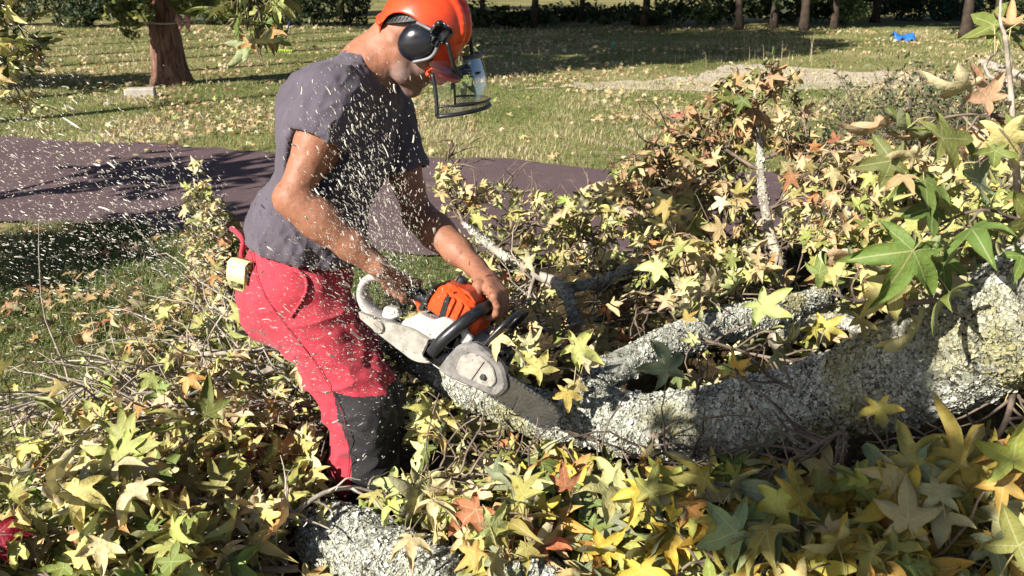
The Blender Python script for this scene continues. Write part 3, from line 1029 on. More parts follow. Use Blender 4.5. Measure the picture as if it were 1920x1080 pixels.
gl = nd(nt, "ShaderNodeBsdfGlossy", {"Color": (1, 1, 1, 1), "Roughness": 0.03})
tp = nd(nt, "ShaderNodeBsdfTransparent", {"Color": (0.86, 0.86, 0.83, 1)})
fr = nd(nt, "ShaderNodeFresnel", {"IOR": 1.5})
fa = nd(nt, "ShaderNodeMapRange", {"Value": fr.outputs[0], "To Min": 0.02, "To Max": 0.38})
ms = nd(nt, "ShaderNodeMixShader", {0: fa.outputs[0]})
nt.links.new(tp.outputs[0], ms.inputs[1]); nt.links.new(gl.outputs[0], ms.inputs[2]); nt.links.new(ms.outputs[0], out.inputs[0])
M["clear"] = m
mesh_obj("pane", V, F, M["clear"], vz)
mb = MB()
ls = np.linspace(-1, 1, 30)
mb.tube([vis(-1, s_) for s_ in np.linspace(0.3, 1, 12)], 0.0055, 8)
mb.tube([vis(1, s_) for s_ in np.linspace(0.3, 1, 12)], 0.0036, 8)
mb.tube([vis(l, 1.0) for l in ls], 0.0058, 8)
mb.tube([vis(l, 0.86 + 0.02 * math.cos(l * 3)) for l in ls], 0.0032, 8)
mb.tube([vis(l, 0.06) for l in ls if abs(l) < 0.45], 0.005, 8)
mb.build("frame", M["black_plastic"], vz, True)
mb = MB()
for k in range(58):                                                     # the woven net strip
    l0 = -1 + 2 * k / 57
    for sg in (-1, 1):
        l1 = l0 + sg * 0.10
        if -1 <= l1 <= 1:
            mb.tube([vis(l0, 0.87), vis(l1, 0.995)], 0.0006, 4, caps=False)
mb.build("net", M["black_plastic"], vz)
mb = MB()                                                               # bracket that carries the visor, lifted in front of the brim
mb.box(head(0.132, 0.0, 0.012), (0.030, 0.15, 0.016), HR, bev=0.006)
mb.box(head(0.160, -0.02, 0.030), (0.05, 0.06, 0.006), np.array([nrm(HR[0] + HR[2] * 0.9), HR[1], nrm(HR[2] - HR[0] * 0.9)]), bev=0.002)
for sgn in (-1, 1):
    mb.tube(spline([head(0.150, sgn * 0.07, 0.012), head(0.120, sgn * 0.112, 0.034), head(0.075, sgn * 0.134, 0.074)], 14), 0.0055, 8)
mb.build("bracket", M["black_plastic"], vz, True)

# ================================================================== chainsaw
chainsaw = thing("chainsaw", "white and orange chainsaw held in both hands with its bar sunk in the log", "chainsaw", SO)
M["saw_white"] = simple("white_casing", (0.46, 0.44, 0.41), 0.4, 0.3, 18, 0.5, bmp=0.08)
M["saw_grey"] = simple("dusty_grey_casing", (0.33, 0.31, 0.27), 0.55, 0.35, 30, 0.4)
M["saw_dust"] = simple("grey_cover", (0.20, 0.19, 0.18), 0.35, 0.4, 30, 0.5)
M["saw_orange"] = simple("orange_cover", (0.62, 0.07, 0.014), 0.3, 0.1, 25, 0.5, bmp=0.05)
M["steel"] = simple("steel", (0.17, 0.165, 0.16), 0.30, 0.12, 12, 0.5, metal=0.9)
M["dark_steel"] = simple("dark_steel", (0.10, 0.10, 0.10), 0.4, 0.3, 60, 0.5, metal=0.8)
def oval(pts, n=6):
    """Closed outline through pts with rounded corners."""
    p = np.asarray(pts, float)
    out = []
    for i in range(len(p)):
        a, b_, c = p[i - 1], p[i], p[(i + 1) % len(p)]
        ra = min(0.35 * np.linalg.norm(a - b_), 0.35 * np.linalg.norm(c - b_), 0.022)
        s_, e_ = b_ + nrm(a - b_) * ra, b_ + nrm(c - b_) * ra
        for t in np.linspace(0, 1, n):
            out.append((1 - t) ** 2 * s_ + 2 * t * (1 - t) * b_ + t * t * e_)
    return np.array(out)
# crankcase
mb = MB()
mb.prism(oval([(-0.13, -0.075), (0.10, -0.085), (0.165, -0.05), (0.165, 0.0), (0.10, 0.035), (-0.10, 0.035), (-0.145, -0.02)]), SR, SO, -0.055, 0.075, bev=0.008)
mb.build("crankcase", M["saw_white"], chainsaw, False)
# white shoulder pieces that frame the cover
mb = MB()
mb.prism(oval([(-0.10, 0.020), (-0.02, 0.020), (0.03, 0.035), (0.01, 0.075), (-0.03, 0.070), (-0.05, 0.045), (-0.10, 0.040)]), SR, SO, -0.066, -0.05, bev=0.004)
mb.prism(oval([(-0.005, 0.03), (0.06, 0.03), (0.075, 0.06), (0.045, 0.07), (0.03, 0.085), (0.005, 0.075)]), SR, SO, -0.066, -0.048, bev=0.004)
mb.build("side_shroud", M["saw_white"], chainsaw)
# cylinder cover
mb = MB()
mb.prism(oval([(-0.075, 0.03), (0.09, 0.03), (0.088, 0.075), (0.055, 0.118), (-0.02, 0.135), (-0.06, 0.115), (-0.078, 0.07)]), SR, saw(-0.025, 0, 0.018), -0.048, 0.065, bev=0.014)
cov = mb.build("top_cover", M["saw_orange"], chainsaw)
mb = MB()
for k in range(4):
    a_ = -0.035 + 0.026 * k
    mb.prism(oval([(a_, 0.05), (a_ + 0.012, 0.05), (a_ + 0.012, 0.108), (a_, 0.112)], 3), SR, saw(-0.025, 0, 0.018), -0.056, -0.046, bev=0.002)
mb.prism(oval([(-0.05, 0.119), (0.02, 0.132), (0.05, 0.115), (0.05, 0.121), (0.02, 0.139), (-0.05, 0.127)], 3), SR, saw(-0.025, 0, 0.018), -0.03, 0.03, bev=0.002)
mb.build("cooling_rib", M["saw_orange"], cov)
mb = MB()
mb.prism(oval([(-0.09, 0.02), (-0.075, 0.02), (-0.07, 0.10), (-0.078, 0.105)], 3), SR, saw(-0.025, 0, 0.018), -0.05, 0.06, bev=0.003)
mb.prism(oval([(-0.02, 0.035), (0.0, 0.035), (-0.015, 0.11), (-0.028, 0.10)], 3), SR, saw(-0.025, 0, 0.018), -0.058, -0.052, bev=0.002)
mb.tube([saw(-0.055, 0.02, 0.148), saw(-0.055, 0.02, 0.163)], [0.016, 0.014], 14)
mb.build("seal_strip", M["black_plastic"], chainsaw)
# rear handle: loop with a wide lower guard
mb = MB()
g = spline([saw(-0.085, 0, 0.048), saw(-0.14, 0, 0.056), saw(-0.195, 0, 0.052), saw(-0.25, 0, 0.042)], 20)
mb.tube(g, [0.018 - 0.002 * math.sin(k * 0.5) for k in range(20)], 12)
hnd = mb.build("rear_handle", M["black_plastic"], chainsaw, True)
mb = MB()
g = spline([saw(-0.245, 0, 0.043), saw(-0.29, 0, 0.032), saw(-0.315, 0, 0.0), saw(-0.308, 0, -0.040), saw(-0.27, 0, -0.066), saw(-0.20, 0, -0.075), saw(-0.10, 0, -0.080)], 34)
V = []
for k, p_ in enumerate(g):
    t = nrm(g[min(k + 1, 33)] - g[max(k - 1, 0)])
    o_ = np.cross(t, SR[1])
    wd = 0.020 + 0.018 * min(max((k - 10) / 14, 0), 1)
    for j in range(12):
        an = 2 * math.pi * j / 12
        V.append(p_ + o_ * 0.013 * math.sin(an) + SR[1] * wd * math.cos(an))
F = [(k * 12 + j, k * 12 + (j + 1) % 12, (k + 1) * 12 + (j + 1) % 12, (k + 1) * 12 + j) for k in range(33) for j in range(12)]
F += [tuple(range(12))[::-1], tuple(33 * 12 + j for j in range(12))]
mb.add(V, F)
mb.build("handle_loop", M["saw_white"], chainsaw, True)
mb = MB()
mb.prism(oval([(-0.27, -0.060), (-0.20, -0.045), (-0.10, -0.012), (-0.02, -0.012), (0.0, -0.07), (-0.05, -0.095), (-0.15, -0.090), (-0.26, -0.075)]), SR, SO, -0.070, -0.052, bev=0.005)
mb.build("tank_panel", M["saw_grey"], chainsaw)
mb = MB()
mb.prism([(-0.165, 0.036), (-0.125, 0.036), (-0.118, 0.018), (-0.128, 0.012), (-0.14, 0.026), (-0.165, 0.030)], SR, SO, -0.006, 0.006, bev=0.002)
mb.build("trigger", M["saw_orange"], hnd)
mb = MB()
mb.prism(oval([(-0.205, -0.002), (-0.165, 0.012), (-0.150, -0.005), (-0.17, -0.03), (-0.20, -0.038)]), SR, SO, -0.064, -0.040, bev=0.004)
mb.build("hook", M["saw_white"], chainsaw)
for (a_, u_) in ((-0.03, -0.05), (-0.19, -0.062)):
    mb = MB(); mb.tube([saw(a_, -0.069, u_), saw(a_, -0.079, u_)], [0.019, 0.017], 18)
    mb.box(saw(a_, -0.080, u_), (0.026, 0.006, 0.005), SR, bev=0.001)
    mb.build("filler_cap", M["saw_grey"], chainsaw)
# front handle tube
mb = MB(); mb.tube(HBS, 0.0180, 14); mb.build("front_handle", M["black_plastic"], chainsaw, True)
mb = MB()
mb.box(saw(0.0, -0.078, -0.028), (0.07, 0.03, 0.06), SR, bev=0.008)
mb.box(saw(0.02, -0.070, 0.03), (0.05, 0.022, 0.05), SR, bev=0.008)
mb.build("handle_bracket", M["black_plastic"], chainsaw, True)
# hand guard in front of the handle: open frame
mb = MB()
gu = spline([saw(0.105, -0.060, 0.045), saw(0.118, -0.055, 0.10), saw(0.13, -0.035, 0.145), saw(0.133, 0.02, 0.158), saw(0.133, 0.085, 0.152), saw(0.122, 0.115, 0.115), saw(0.105, 0.118, 0.06)], 40)
mb.tube(gu, 0.0075, 8)
for l_ in (0.0, 0.055):
    mb.tube([saw(0.108, l_, 0.075), saw(0.133, l_ + 0.003, 0.155)], 0.005, 8)
mb.tube(spline([saw(0.104, -0.055, 0.06), saw(0.11, 0.03, 0.085), saw(0.104, 0.115, 0.07)], 16), 0.0085, 8)
mb.build("hand_guard", M["black_plastic"], chainsaw, True)
# clutch cover with its raised panel
mb = MB()
mb.prism(oval([(0.0, -0.098), (0.05, -0.10), (0.19, -0.072), (0.205, -0.03), (0.165, 0.020), (0.07, 0.032), (0.028, 0.0)]), SR, saw(0.022, 0, 0.036), -0.092, -0.058, bev=0.008)
cc_ = mb.build("clutch_cover", M["saw_dust"], chainsaw)
mb = MB()
mb.prism(oval([(0.055, -0.075), (0.165, -0.055), (0.172, -0.028), (0.145, 0.004), (0.085, 0.012), (0.05, -0.02)]), SR, saw(0.022, 0, 0.036), -0.099, -0.091, bev=0.003)
mb.build("raised_panel", M["saw_grey"], cc_)
mb = MB()
for a_ in (0.134,):
    mb.tube([saw(a_ + 0.022, -0.098, 0.001), saw(a_ + 0.022, -0.107, 0.001)], 0.0085, 6)
mb.tube([saw(0.130, -0.0995, -0.026), saw(0.140, -0.0995, 0.040)], 0.0016, 6)
mb.build("nut", M["dark_steel"], cc_)
mb = MB()
for k in range(5):
    mb.prism([(0.165, -0.045 + 0.02 * k), (0.198, -0.038 + 0.02 * k), (0.165, -0.031 + 0.02 * k)], SR, SO, -0.045, -0.040, bev=0.001)
mb.build("bumper_spike", M["dark_steel"], chainsaw)
# starter housing on the far side, muffler at the front
mb = MB()
mb.prism(oval([(-0.10, -0.06), (0.10, -0.07), (0.13, -0.01), (0.08, 0.05), (-0.07, 0.055), (-0.11, 0.0)]), SR, SO, 0.075, 0.108, bev=0.01)
mb.build("starter_housing", M["saw_white"], chainsaw)
mb = MB(); mb.box(saw(0.145, 0.01, 0.03), (0.05, 0.08, 0.06), SR, bev=0.01); mb.build("muffler", M["dark_steel"], chainsaw, True)
# guide bar and chain
BL = 0.375
def bar_outline(h, grow=0.0, n=14):
    t = np.linspace(-math.pi / 2, math.pi / 2, n)
    top = [(0.12, h + grow)] + [(x, h + grow + 0.004 * math.sin((x - .12) / (BL - .12) * math.pi)) for x in np.linspace(0.16, BL - 0.03, 8)]
    tip = [(BL - 0.03 + (0.032 + grow) * math.cos(a_), (h + grow) * math.sin(a_)) for a_ in t[::-1]]
    return np.array(top + tip + [(x, -y) for x, y in top[::-1]]) + [0, -0.008]
mb = MB(); mb.prism(bar_outline(0.030), SR, SO, -0.0745, -0.0695, bev=0.001); mb.build("guide_bar", M["steel"], chainsaw)
mb = MB()
o_ = bar_outline(0.030, 0.004)
seg = np.linalg.norm(np.diff(o_, axis=0), axis=1)
cum = np.concatenate([[0], np.cumsum(seg)])
for k in range(int(cum[-1] / 0.0125)):
    s_ = k * 0.0125
    x, y = np.interp(s_, cum, o_[:, 0]), np.interp(s_, cum, o_[:, 1])
    x2, y2 = np.interp(s_ + 0.004, cum, o_[:, 0]), np.interp(s_ + 0.004, cum, o_[:, 1])
    t = nrm(np.array([x2 - x, y2 - y, 1e-9]))
    d = t[0] * SR[0] + t[1] * SR[2]
    u_ = np.cross(d, SR[1])
    mb.box(saw(x, -0.072, y), (0.0105, 0.0075, 0.007 + 0.004 * (k % 2)), np.array([d, SR[1], u_]))
mb.build("chain", M["dark_steel"], chainsaw)
# ================================================================== ground, path, lawn
def poly_sheet(name, outline, z, m, n_sub=0):
    o = mesh_obj(name, [(x, y, z) for x, y in outline], [list(range(len(outline)))], m, None, False)
    return tag(o, kind="structure")

m_lawn = ground_mat("lawn_soil", [(0.36, (0.10, 0.095, 0.035)), (0.46, (0.17, 0.165, 0.055)), (0.54, (0.27, 0.235, 0.10)), (0.64, (0.40, 0.33, 0.18))], 0.35, 9, 0.8)
tag(mesh_obj("ground", [(-160, -12, 0), (160, -12, 0), (160, 320, 0), (-160, 320, 0)], [(0, 1, 2, 3)], m_lawn, None, False), kind="structure")

def edge(pxs, wob=0.05, seed=0, n=120):
    p = np.array([G(*q)[:2] for q in pxs])
    s_ = spline(p, n)
    w = fbm(np.c_[s_, np.zeros(n)], 1.6, 4, seed) * wob
    s_[:, 1] += w
    return s_
far = edge([(-900, 262), (-300, 258), (0, 263), (300, 273), (520, 287), (770, 297), (1000, 308), (1180, 318), (1500, 332), (2000, 350), (3000, 380)], 0.13, 3, 220)
near_e = edge([(-900, 412), (-300, 412), (0, 420), (250, 428), (500, 452), (790, 474), (1100, 500), (1500, 530), (2100, 560), (3000, 600)], 0.13, 8, 220)
m, nt, b, _ = new_mat("path_asphalt")
n0 = noise_tex(nt, 0.8, 4, 0.6); n1 = noise_tex(nt, 60, 4, 0.75); n2 = noise_tex(nt, 7, 5, 0.7)
c = ramp(nt, n0, [(0.3, (0.115, 0.072, 0.074)), (0.7, (0.165, 0.112, 0.112))])
c = mix(nt, nd(nt, "ShaderNodeMapRange", {"Value": n1, "From Min": 0.3, "From Max": 0.7, "To Min": 0.0, "To Max": 0.65}).outputs[0], c, (0.085, 0.06, 0.07))
c = mix(nt, nd(nt, "ShaderNodeMapRange", {"Value": n2, "From Min": 0.56, "From Max": 0.70, "To Max": 0.6}).outputs[0], c, (0.26, 0.20, 0.185))
nt.links.new(c, b.inputs["Base Color"]); b.inputs["Roughness"].default_value = 0.9; b.inputs["Specular IOR Level"].default_value = 0.2
bump(nt, b, n1, 0.6, 0.01)
pn = len(far)
V = [(x, y, 0.022) for x, y in near_e] + [(x, y, 0.022) for x, y in far]
tag(mesh_obj("path", V, [(i, i + 1, pn + i + 1, pn + i) for i in range(pn - 1)], m, None, True), kind="structure")
def path_span(x):
    return np.interp(x, near_e[:, 0], near_e[:, 1]), np.interp(x, far[:, 0], far[:, 1])

m_dirt = ground_mat("dirt_track_soil", [(0.3, (0.36, 0.29, 0.20)), (0.5, (0.52, 0.44, 0.33)), (0.7, (0.62, 0.54, 0.42))], 1.2, 12, 0.5)
ta = edge([(940, 166), (1060, 166), (1250, 170), (1500, 171), (1760, 165), (2100, 150)], 0.35, 21, 90)
tb = edge([(940, 164), (1060, 160), (1250, 152), (1370, 128), (1500, 126), (1720, 138), (2100, 132)], 0.5, 29, 90)
V = [(x, y, 0.012) for x, y in ta] + [(x, y, 0.012) for x, y in tb]
tag(mesh_obj("dirt_track", V, [(i, i + 1, 91 + i, 90 + i) for i in range(89)], m_dirt, None, True), kind="structure")

# ------------------------------------------------------------------ grass
def blades(n, x0, x1, y0, y1, hgt, wid, cols, seed, keep=None, lean=0.5):
    r = np.random.default_rng(seed)
    y = np.sqrt(r.uniform(y0 ** 2, y1 ** 2, n)) if y0 > 0 else r.uniform(y0, y1, n)
    x = r.uniform(x0, x1, n) * (y if abs(x1) <= 1.2 and y0 > 6 else 1)
    if keep is not None:
        k = keep(x, y); x, y = x[k], y[k]; n = len(x)
    cl = fbm(np.c_[x, y, np.zeros(n)], 0.9, 3, seed)
    p = np.c_[x, y, np.zeros(n)]
    a = r.uniform(0, 2 * math.pi, n)
    h = hgt * r.uniform(0.5, 1.3, n) * (1 + 0.35 * cl)
    d = np.c_[np.cos(a), np.sin(a), np.zeros(n)]
    s_ = np.c_[-np.sin(a), np.cos(a), np.zeros(n)] * (wid * r.uniform(0.6, 1.3, n))[:, None]
    ln = (lean * r.uniform(0.2, 1.4, n) * h)[:, None]
    b0, b1 = p - s_, p + s_
    mid = p + d * ln * 0.35 + np.c_[np.zeros((n, 2)), h * 0.6]
    m0, m1 = mid - s_ * 0.7, mid + s_ * 0.7
    tip = p + d * ln + np.c_[np.zeros((n, 2)), h]
    V = np.stack([b0, b1, m0, m1, tip], 1).reshape(-1, 3)
    i = np.arange(n)[:, None] * 5
    F = np.concatenate([i + [0, 1, 3], i + [0, 3, 2], i + [2, 3, 4]])
    t = np.clip(0.5 + 0.45 * cl + r.normal(0, 0.22, n), 0, 0.999)
    cols = np.array(cols)
    f = t * (len(cols) - 1); k = f.astype(int)
    c = cols[k] + (cols[np.minimum(k + 1, len(cols) - 1)] - cols[k]) * (f - k)[:, None]
    return V, F, np.repeat(c, 5, 0)
def off_path(x, y):
    a_, b_ = path_span(x)
    return (y < a_ - 0.02 - 0.15 * 0) | (y > b_ + 0.02)
GREENS = [(0.045, 0.09, 0.018), (0.08, 0.14, 0.03), (0.12, 0.19, 0.045), (0.19, 0.23, 0.07), (0.36, 0.32, 0.16)]
DRY = [(0.08, 0.15, 0.03), (0.13, 0.22, 0.05), (0.21, 0.28, 0.08), (0.46, 0.41, 0.22), (0.62, 0.54, 0.34)]
parts = [blades(60000, -3.6, 0.2, 2.6, 6.9, 0.055, 0.0022, GREENS, 1, off_path, 0.9),
         blades(3500, -3.6, 0.2, 2.6, 6.9, 0.05, 0.0026, DRY, 5, off_path, 1.2),
         blades(90000, -0.66, 0.62, 8.0, 15.5, 0.045, 0.0040, DRY, 2, off_path, 1.0),
         blades(45000, -0.66, 0.62, 15.5, 31.0, 0.055, 0.0085, DRY, 3, off_path, 1.0)]
V = np.concatenate([p_[0] for p_ in parts]); nv = np.cumsum([0] + [len(p_[0]) for p_ in parts])
F = np.concatenate([p_[1] + nv[i] for i, p_ in enumerate(parts)])
tag(mesh_obj("grass", V, F, M["grass_blade"], None, True, col=np.concatenate([p_[2] for p_ in parts])), "short green and straw coloured grass of the lawn", "grass", kind="stuff")
# taller dry stalks standing in the far lawn
r = np.random.default_rng(77)
parts = [blades(45, -0.02, 0.30, 17.0, 25.0, 0.32, 0.005, [(0.40, 0.34, 0.20), (0.55, 0.47, 0.30)], 8, None, 0.25),
         blades(26, 0.24, 0.32, 18.0, 22.0, 0.46, 0.005, [(0.40, 0.34, 0.20), (0.55, 0.47, 0.30)], 9, None, 0.25),
         blades(60, -0.45, -0.30, 13.0, 26.0, 0.40, 0.005, [(0.36, 0.34, 0.20), (0.5, 0.44, 0.28)], 10, None, 0.25)]
V = np.concatenate([p_[0] for p_ in parts]); nv = np.cumsum([0] + [len(p_[0]) for p_ in parts])
F = np.concatenate([p_[1] + nv[i] for i, p_ in enumerate(parts)])
tag(mesh_obj("dry_grass", V, F, M["grass_blade"], None, True, col=np.concatenate([p_[2] for p_ in parts])), "tall dry grass stalks in the far lawn", "grass", kind="stuff")

# ------------------------------------------------------------------ star-shaped leaves
def leaf_template(lod, droop, fold, seed):
    """Five-lobed leaf about 1 wide, stalk at the origin, middle lobe along +y. Returns V, F, vein."""
    r = np.random.default_rng(seed)
    ang = np.radians([126, 62, 0, -62, -126]) + r.normal(0, 0.06, 5)
    ln = np.array([0.40, 0.60, 0.68, 0.60, 0.40]) * (1 + r.normal(0, 0.06, 5))
    pol = lambda a, q: np.array([math.sin(-a) * q, math.cos(a) * q])
    V, F, W = [np.zeros(2)], [], [0.0]
    def v(p, w):
        V.append(np.asarray(p)); W.append(w); return len(V) - 1
    sin_a = [math.radians(176)] + [(ang[i] + ang[i + 1]) / 2 for i in range(4)] + [math.radians(-176)]
    sin_r = [0.10] + [0.20, 0.25, 0.25, 0.20] + [0.10]
    S_ = [v(pol(a, q), 1.0) for a, q in zip(sin_a, sin_r)]
    for i in range(5):
        a, L = ang[i], ln[i]
        s0, s1 = S_[i], S_[i + 1]
        tip = v(pol(a, L), 0.4)
        side = lambda f, w, sg: v(pol(a, L * f) + sg * np.array([math.cos(a), math.sin(a)]) * w * L, 1.0)
        if lod == 0:
            m0 = v(pol(a, L * 0.5), 0.0)
            l_, r_ = side(0.52, 0.17, -1), side(0.52, 0.17, 1)
            F += [(0, s0, m0), (0, m0, s1), (s0, l_, m0), (l_, tip, m0), (m0, tip, r_), (m0, r_, s1)]
        else:
            m0, m1, m2 = v(pol(a, L * 0.33), 0.0), v(pol(a, L * 0.58), 0.0), v(pol(a, L * 0.8), 0.0)
            l0, r0 = side(0.45, 0.192, -1), side(0.45, 0.192, 1)
            l1, r1 = side(0.62, 0.172, -1), side(0.62, 0.172, 1)
            l2, r2 = side(0.80, 0.096, -1), side(0.80, 0.096, 1)
            F += [(0, s0, m0), (0, m0, s1), (s0, l0, m0), (l0, m1, m0), (l0, l1, m1), (l1, m2, m1), (l1, l2, m2), (l2, tip, m2),
                  (m2, tip, r2), (m1, m2, r1), (m2, r2, r1), (m0, m1, r0), (m1, r1, r0), (m0, r0, s1)]
    V = np.array(V); W = np.array(W)
    q = np.hypot(V[:, 0], V[:, 1])
    z = -droop * q ** 2 + fold * (W - 0.5) * np.minimum(q * 2, 1) * 0.5
    z += 0.10 * np.sin(V[:, 0] * 7 + seed) * q + 0.07 * np.sin(V[:, 1] * 9 + 2 * seed) * q
    return np.c_[V, z], np.array(F, np.int32)[:, ::-1], W
LEAF = {0: [leaf_template(0, d, f, i) for i, (d, f) in enumerate([(0.2, 0.15), (0.6, 0.2), (-0.4, 0.25), (0.9, 0.3)])],
        1: [leaf_template(1, d, f, i) for i, (d, f) in enumerate([(0.15, 0.12), (0.5, 0.2), (-0.45, 0.22), (0.9, 0.3), (0.3, -0.2), (1.4, 0.4), (0.6, 0.5), (-0.8, 0.35)])]}
def leaf_set(pos, nor, tip, size, col, lod=1, r=rng):
    """Arrays for many leaves: V, F, colour, vein."""
    n = len(pos)
    nor = nrm(nor); tip = nrm(tip - nor * (tip * nor).sum(1, keepdims=True))
    b = np.cross(tip, nor)
    k = r.integers(0, len(LEAF[lod]), n)
    Vs, Fs, Cs, Ws, base = [], [], [], [], 0
    for t, (tv, tf, tw) in enumerate(LEAF[lod]):
        i = np.where(k == t)[0]
        if len(i) == 0: continue
        asp = r.uniform(0.82, 1.08, len(i))
        v = pos[i][:, None] + size[i][:, None, None] * ((tv[None, :, 0:1] * asp[:, None, None]) * b[i][:, None] + tv[None, :, 1:2] * tip[i][:, None] + tv[None, :, 2:3] * nor[i][:, None])
        Vs.append(v.reshape(-1, 3))
        Fs.append((tf[None] + (base + np.arange(len(i)) * len(tv))[:, None, None]).reshape(-1, 3))
        Cs.append(np.repeat(col[i], len(tv), 0)); Ws.append(np.tile(tw, len(i)))
        base += len(i) * len(tv)
    return np.concatenate(Vs), np.concatenate(Fs), np.concatenate(Cs), np.concatenate(Ws)
def strips(a, b, sag, wid):
    """Thin three-sided stalks from a to b: V, F."""
    n = len(a)
    t = np.array([0, 0.5, 1.0])
    p = a[:, None] * (1 - t)[None, :, None] + b[:, None] * t[None, :, None]
    p[:, 1, 2] += sag
    d = nrm(b - a)
    u = nrm(np.cross(d, np.array([0.3, 0.2, 0.93]))); w = np.cross(d, u)
    ring = [u, -0.5 * u + 0.87 * w, -0.5 * u - 0.87 * w]
    V = np.stack([p + wid[:, None, None] * q[:, None, :] for q in ring], 2).reshape(-1, 3)
    i = (np.arange(n) * 9)[:, None, None]
    f = np.array([[k * 3 + j, k * 3 + (j + 1) % 3, k * 3 + 3 + (j + 1) % 3, k * 3 + 3 + j] for k in range(2) for j in range(3)])
    return V, (i + f[None]).reshape(-1, 4)

# places that the photograph shows free of leaves: (outline in photograph pixels, only leaves nearer than this, share kept)
CLEAR = [([(1060, 735), (1130, 740), (1250, 735), (1380, 715), (1500, 665), (1620, 625), (1700, 590), (1790, 540), (1920, 480), (1920, 690), (1800, 755), (1660, 800), (1500, 845), (1250, 862), (1120, 840), (1050, 810)], 2.6, 0.03),
         ([(690, 560), (790, 640), (900, 700), (1060, 750), (1110, 830), (960, 800), (860, 760), (760, 700), (690, 640)], 3.1, 0.03),
         ([(660, 470), (960, 490), (1000, 590), (960, 660), (1060, 780), (900, 760), (680, 610)], 2.9, 0.0),
         ([(430, 400), (690, 470), (700, 600), (755, 760), (755, 870), (735, 905), (628, 912), (600, 790), (440, 560)], 2.75, 0.0),
         ([(1120, 690), (1230, 630), (1440, 555), (1560, 540), (1470, 620), (1250, 690), (1140, 735)], 3.1, 0.03),
         ([(690, 300), (800, 300), (815, 420), (870, 480), (830, 520), (690, 500)], 99, 0.03),
         ([(865, 305), (1160, 325), (1080, 352), (1000, 350), (930, 335), (880, 335)], 99, 0.0),
         ([(0, 400), (330, 420), (340, 520), (260, 580), (190, 680), (70, 790), (0, 850)], 99, 0.10),
         ([(480, 380), (330, 200), (800, 0), (1300, 0), (1310, 150), (1180, 300), (900, 300), (800, 300), (700, 300)], 99, 0.0),
         ([(555, 1080), (600, 965), (680, 965), (860, 1080)], 2.4, 0.16),
         ([(1500, 0), (1510, 170), (1550, 235), (1640, 250), (1700, 270), (1920, 290), (1920, 0)], 99, 0.04),
         ([(866, 412), (960, 468), (1050, 520), (1130, 515), (1215, 475), (1255, 505), (1240, 560), (1200, 505), (1120, 545), (1045, 550), (940, 495)], 3.9, 0.12),
         ([(1480, 540), (1432, 420), (1415, 300), (1435, 300), (1456, 420), (1500, 530)], 3.6, 0.15),
         ([(1540, 835), (1680, 800), (1820, 745), (1930, 680), (1930, 790), (1760, 835), (1640, 870)], 2.6, 0.12),
         ([(960, 560), (1240, 540), (1270, 620), (1130, 700), (985, 670)], 99, 0.45),
         ([(780, 690), (860, 760), (980, 800), (1000, 860), (800, 880), (760, 780)], 2.35, 0.25)]
def kept(p, r, rad):
    """Mask of leaves that may stay."""
    v = p - _CAM
    t = v @ _FW
    px, py = 960 + FPX * v[:, 0] / t, 540 - FPX * (v @ _UP) / t
    ok = np.ones(len(p), bool)
    rp = FPX * rad / t
    for poly, ymax, share in CLEAR:
        hit = in_poly(px, py, poly)
        for a_ in np.linspace(0, 2 * math.pi, 8, endpoint=False):
            hit |= in_poly(px + rp * math.cos(a_), py + rp * math.sin(a_), poly)
        ok &= ~(hit & (p[:, 1] < ymax) & (r.uniform(0, 1, len(p)) >= share))
    return ok
def in_poly(x, y, poly):
    c = np.zeros(len(x), bool)
    j = len(poly) - 1
    for i in range(len(poly)):
        xi, yi = poly[i]; xj, yj = poly[j]
        k = ((yi > y) != (yj > y)) & (x < (xj - xi) * (y - yi) / (yj - yi + 1e-12) + xi)
        c ^= k
        j = i
    return c

PAL = {  # leaf colours (reflectance) with weights
    "pale": [((0.56, 0.51, 0.23), 5), ((0.40, 0.42, 0.14), 4), ((0.58, 0.46, 0.25), 3.5), ((0.26, 0.30, 0.08), 2), ((0.48, 0.27, 0.10), 1), ((0.62, 0.56, 0.34), 2)],
    "mixed": [((0.55, 0.53, 0.20), 5), ((0.36, 0.39, 0.12), 4), ((0.16, 0.21, 0.05), 2), ((0.54, 0.42, 0.17), 2), ((0.44, 0.26, 0.11), 0.9), ((0.60, 0.56, 0.31), 3)],
    "yellow": [((0.56, 0.41, 0.07), 3), ((0.46, 0.41, 0.10), 3), ((0.50, 0.30, 0.08), 1.6), ((0.32, 0.34, 0.09), 3), ((0.15, 0.20, 0.06), 1.6), ((0.45, 0.44, 0.20), 2.5), ((0.22, 0.27, 0.15), 1)],
    "tan": [((0.58, 0.44, 0.24), 3), ((0.50, 0.33, 0.16), 2.2), ((0.55, 0.47, 0.22), 3), ((0.30, 0.28, 0.09), 2), ((0.35, 0.15, 0.07), 1.3), ((0.12, 0.14, 0.05), 0.8)],
    "straw": [((0.66, 0.52, 0.34), 4), ((0.58, 0.40, 0.22), 3), ((0.70, 0.60, 0.36), 3), ((0.45, 0.28, 0.15), 1.5)],
    "green": [((0.13, 0.20, 0.045), 4), ((0.22, 0.28, 0.07), 3), ((0.36, 0.38, 0.12), 2), ((0.45, 0.28, 0.12), 1)],
    "autumn": [((0.48, 0.31, 0.16), 3), ((0.38, 0.22, 0.12), 1.6), ((0.15, 0.18, 0.05), 2.4), ((0.54, 0.43, 0.22), 3), ((0.30, 0.12, 0.08), 0.6)],
}
def pick(pal, n, r):
    c = np.array([q[0] for q in PAL[pal]]); w = np.array([q[1] for q in PAL[pal]], float)
    k = r.choice(len(c), n, p=w / w.sum())
    return np.clip(c[k] * r.uniform(0.75, 1.2, (n, 1)) * r.normal(1, 0.06, (n, 3)), 0.01, 0.9)

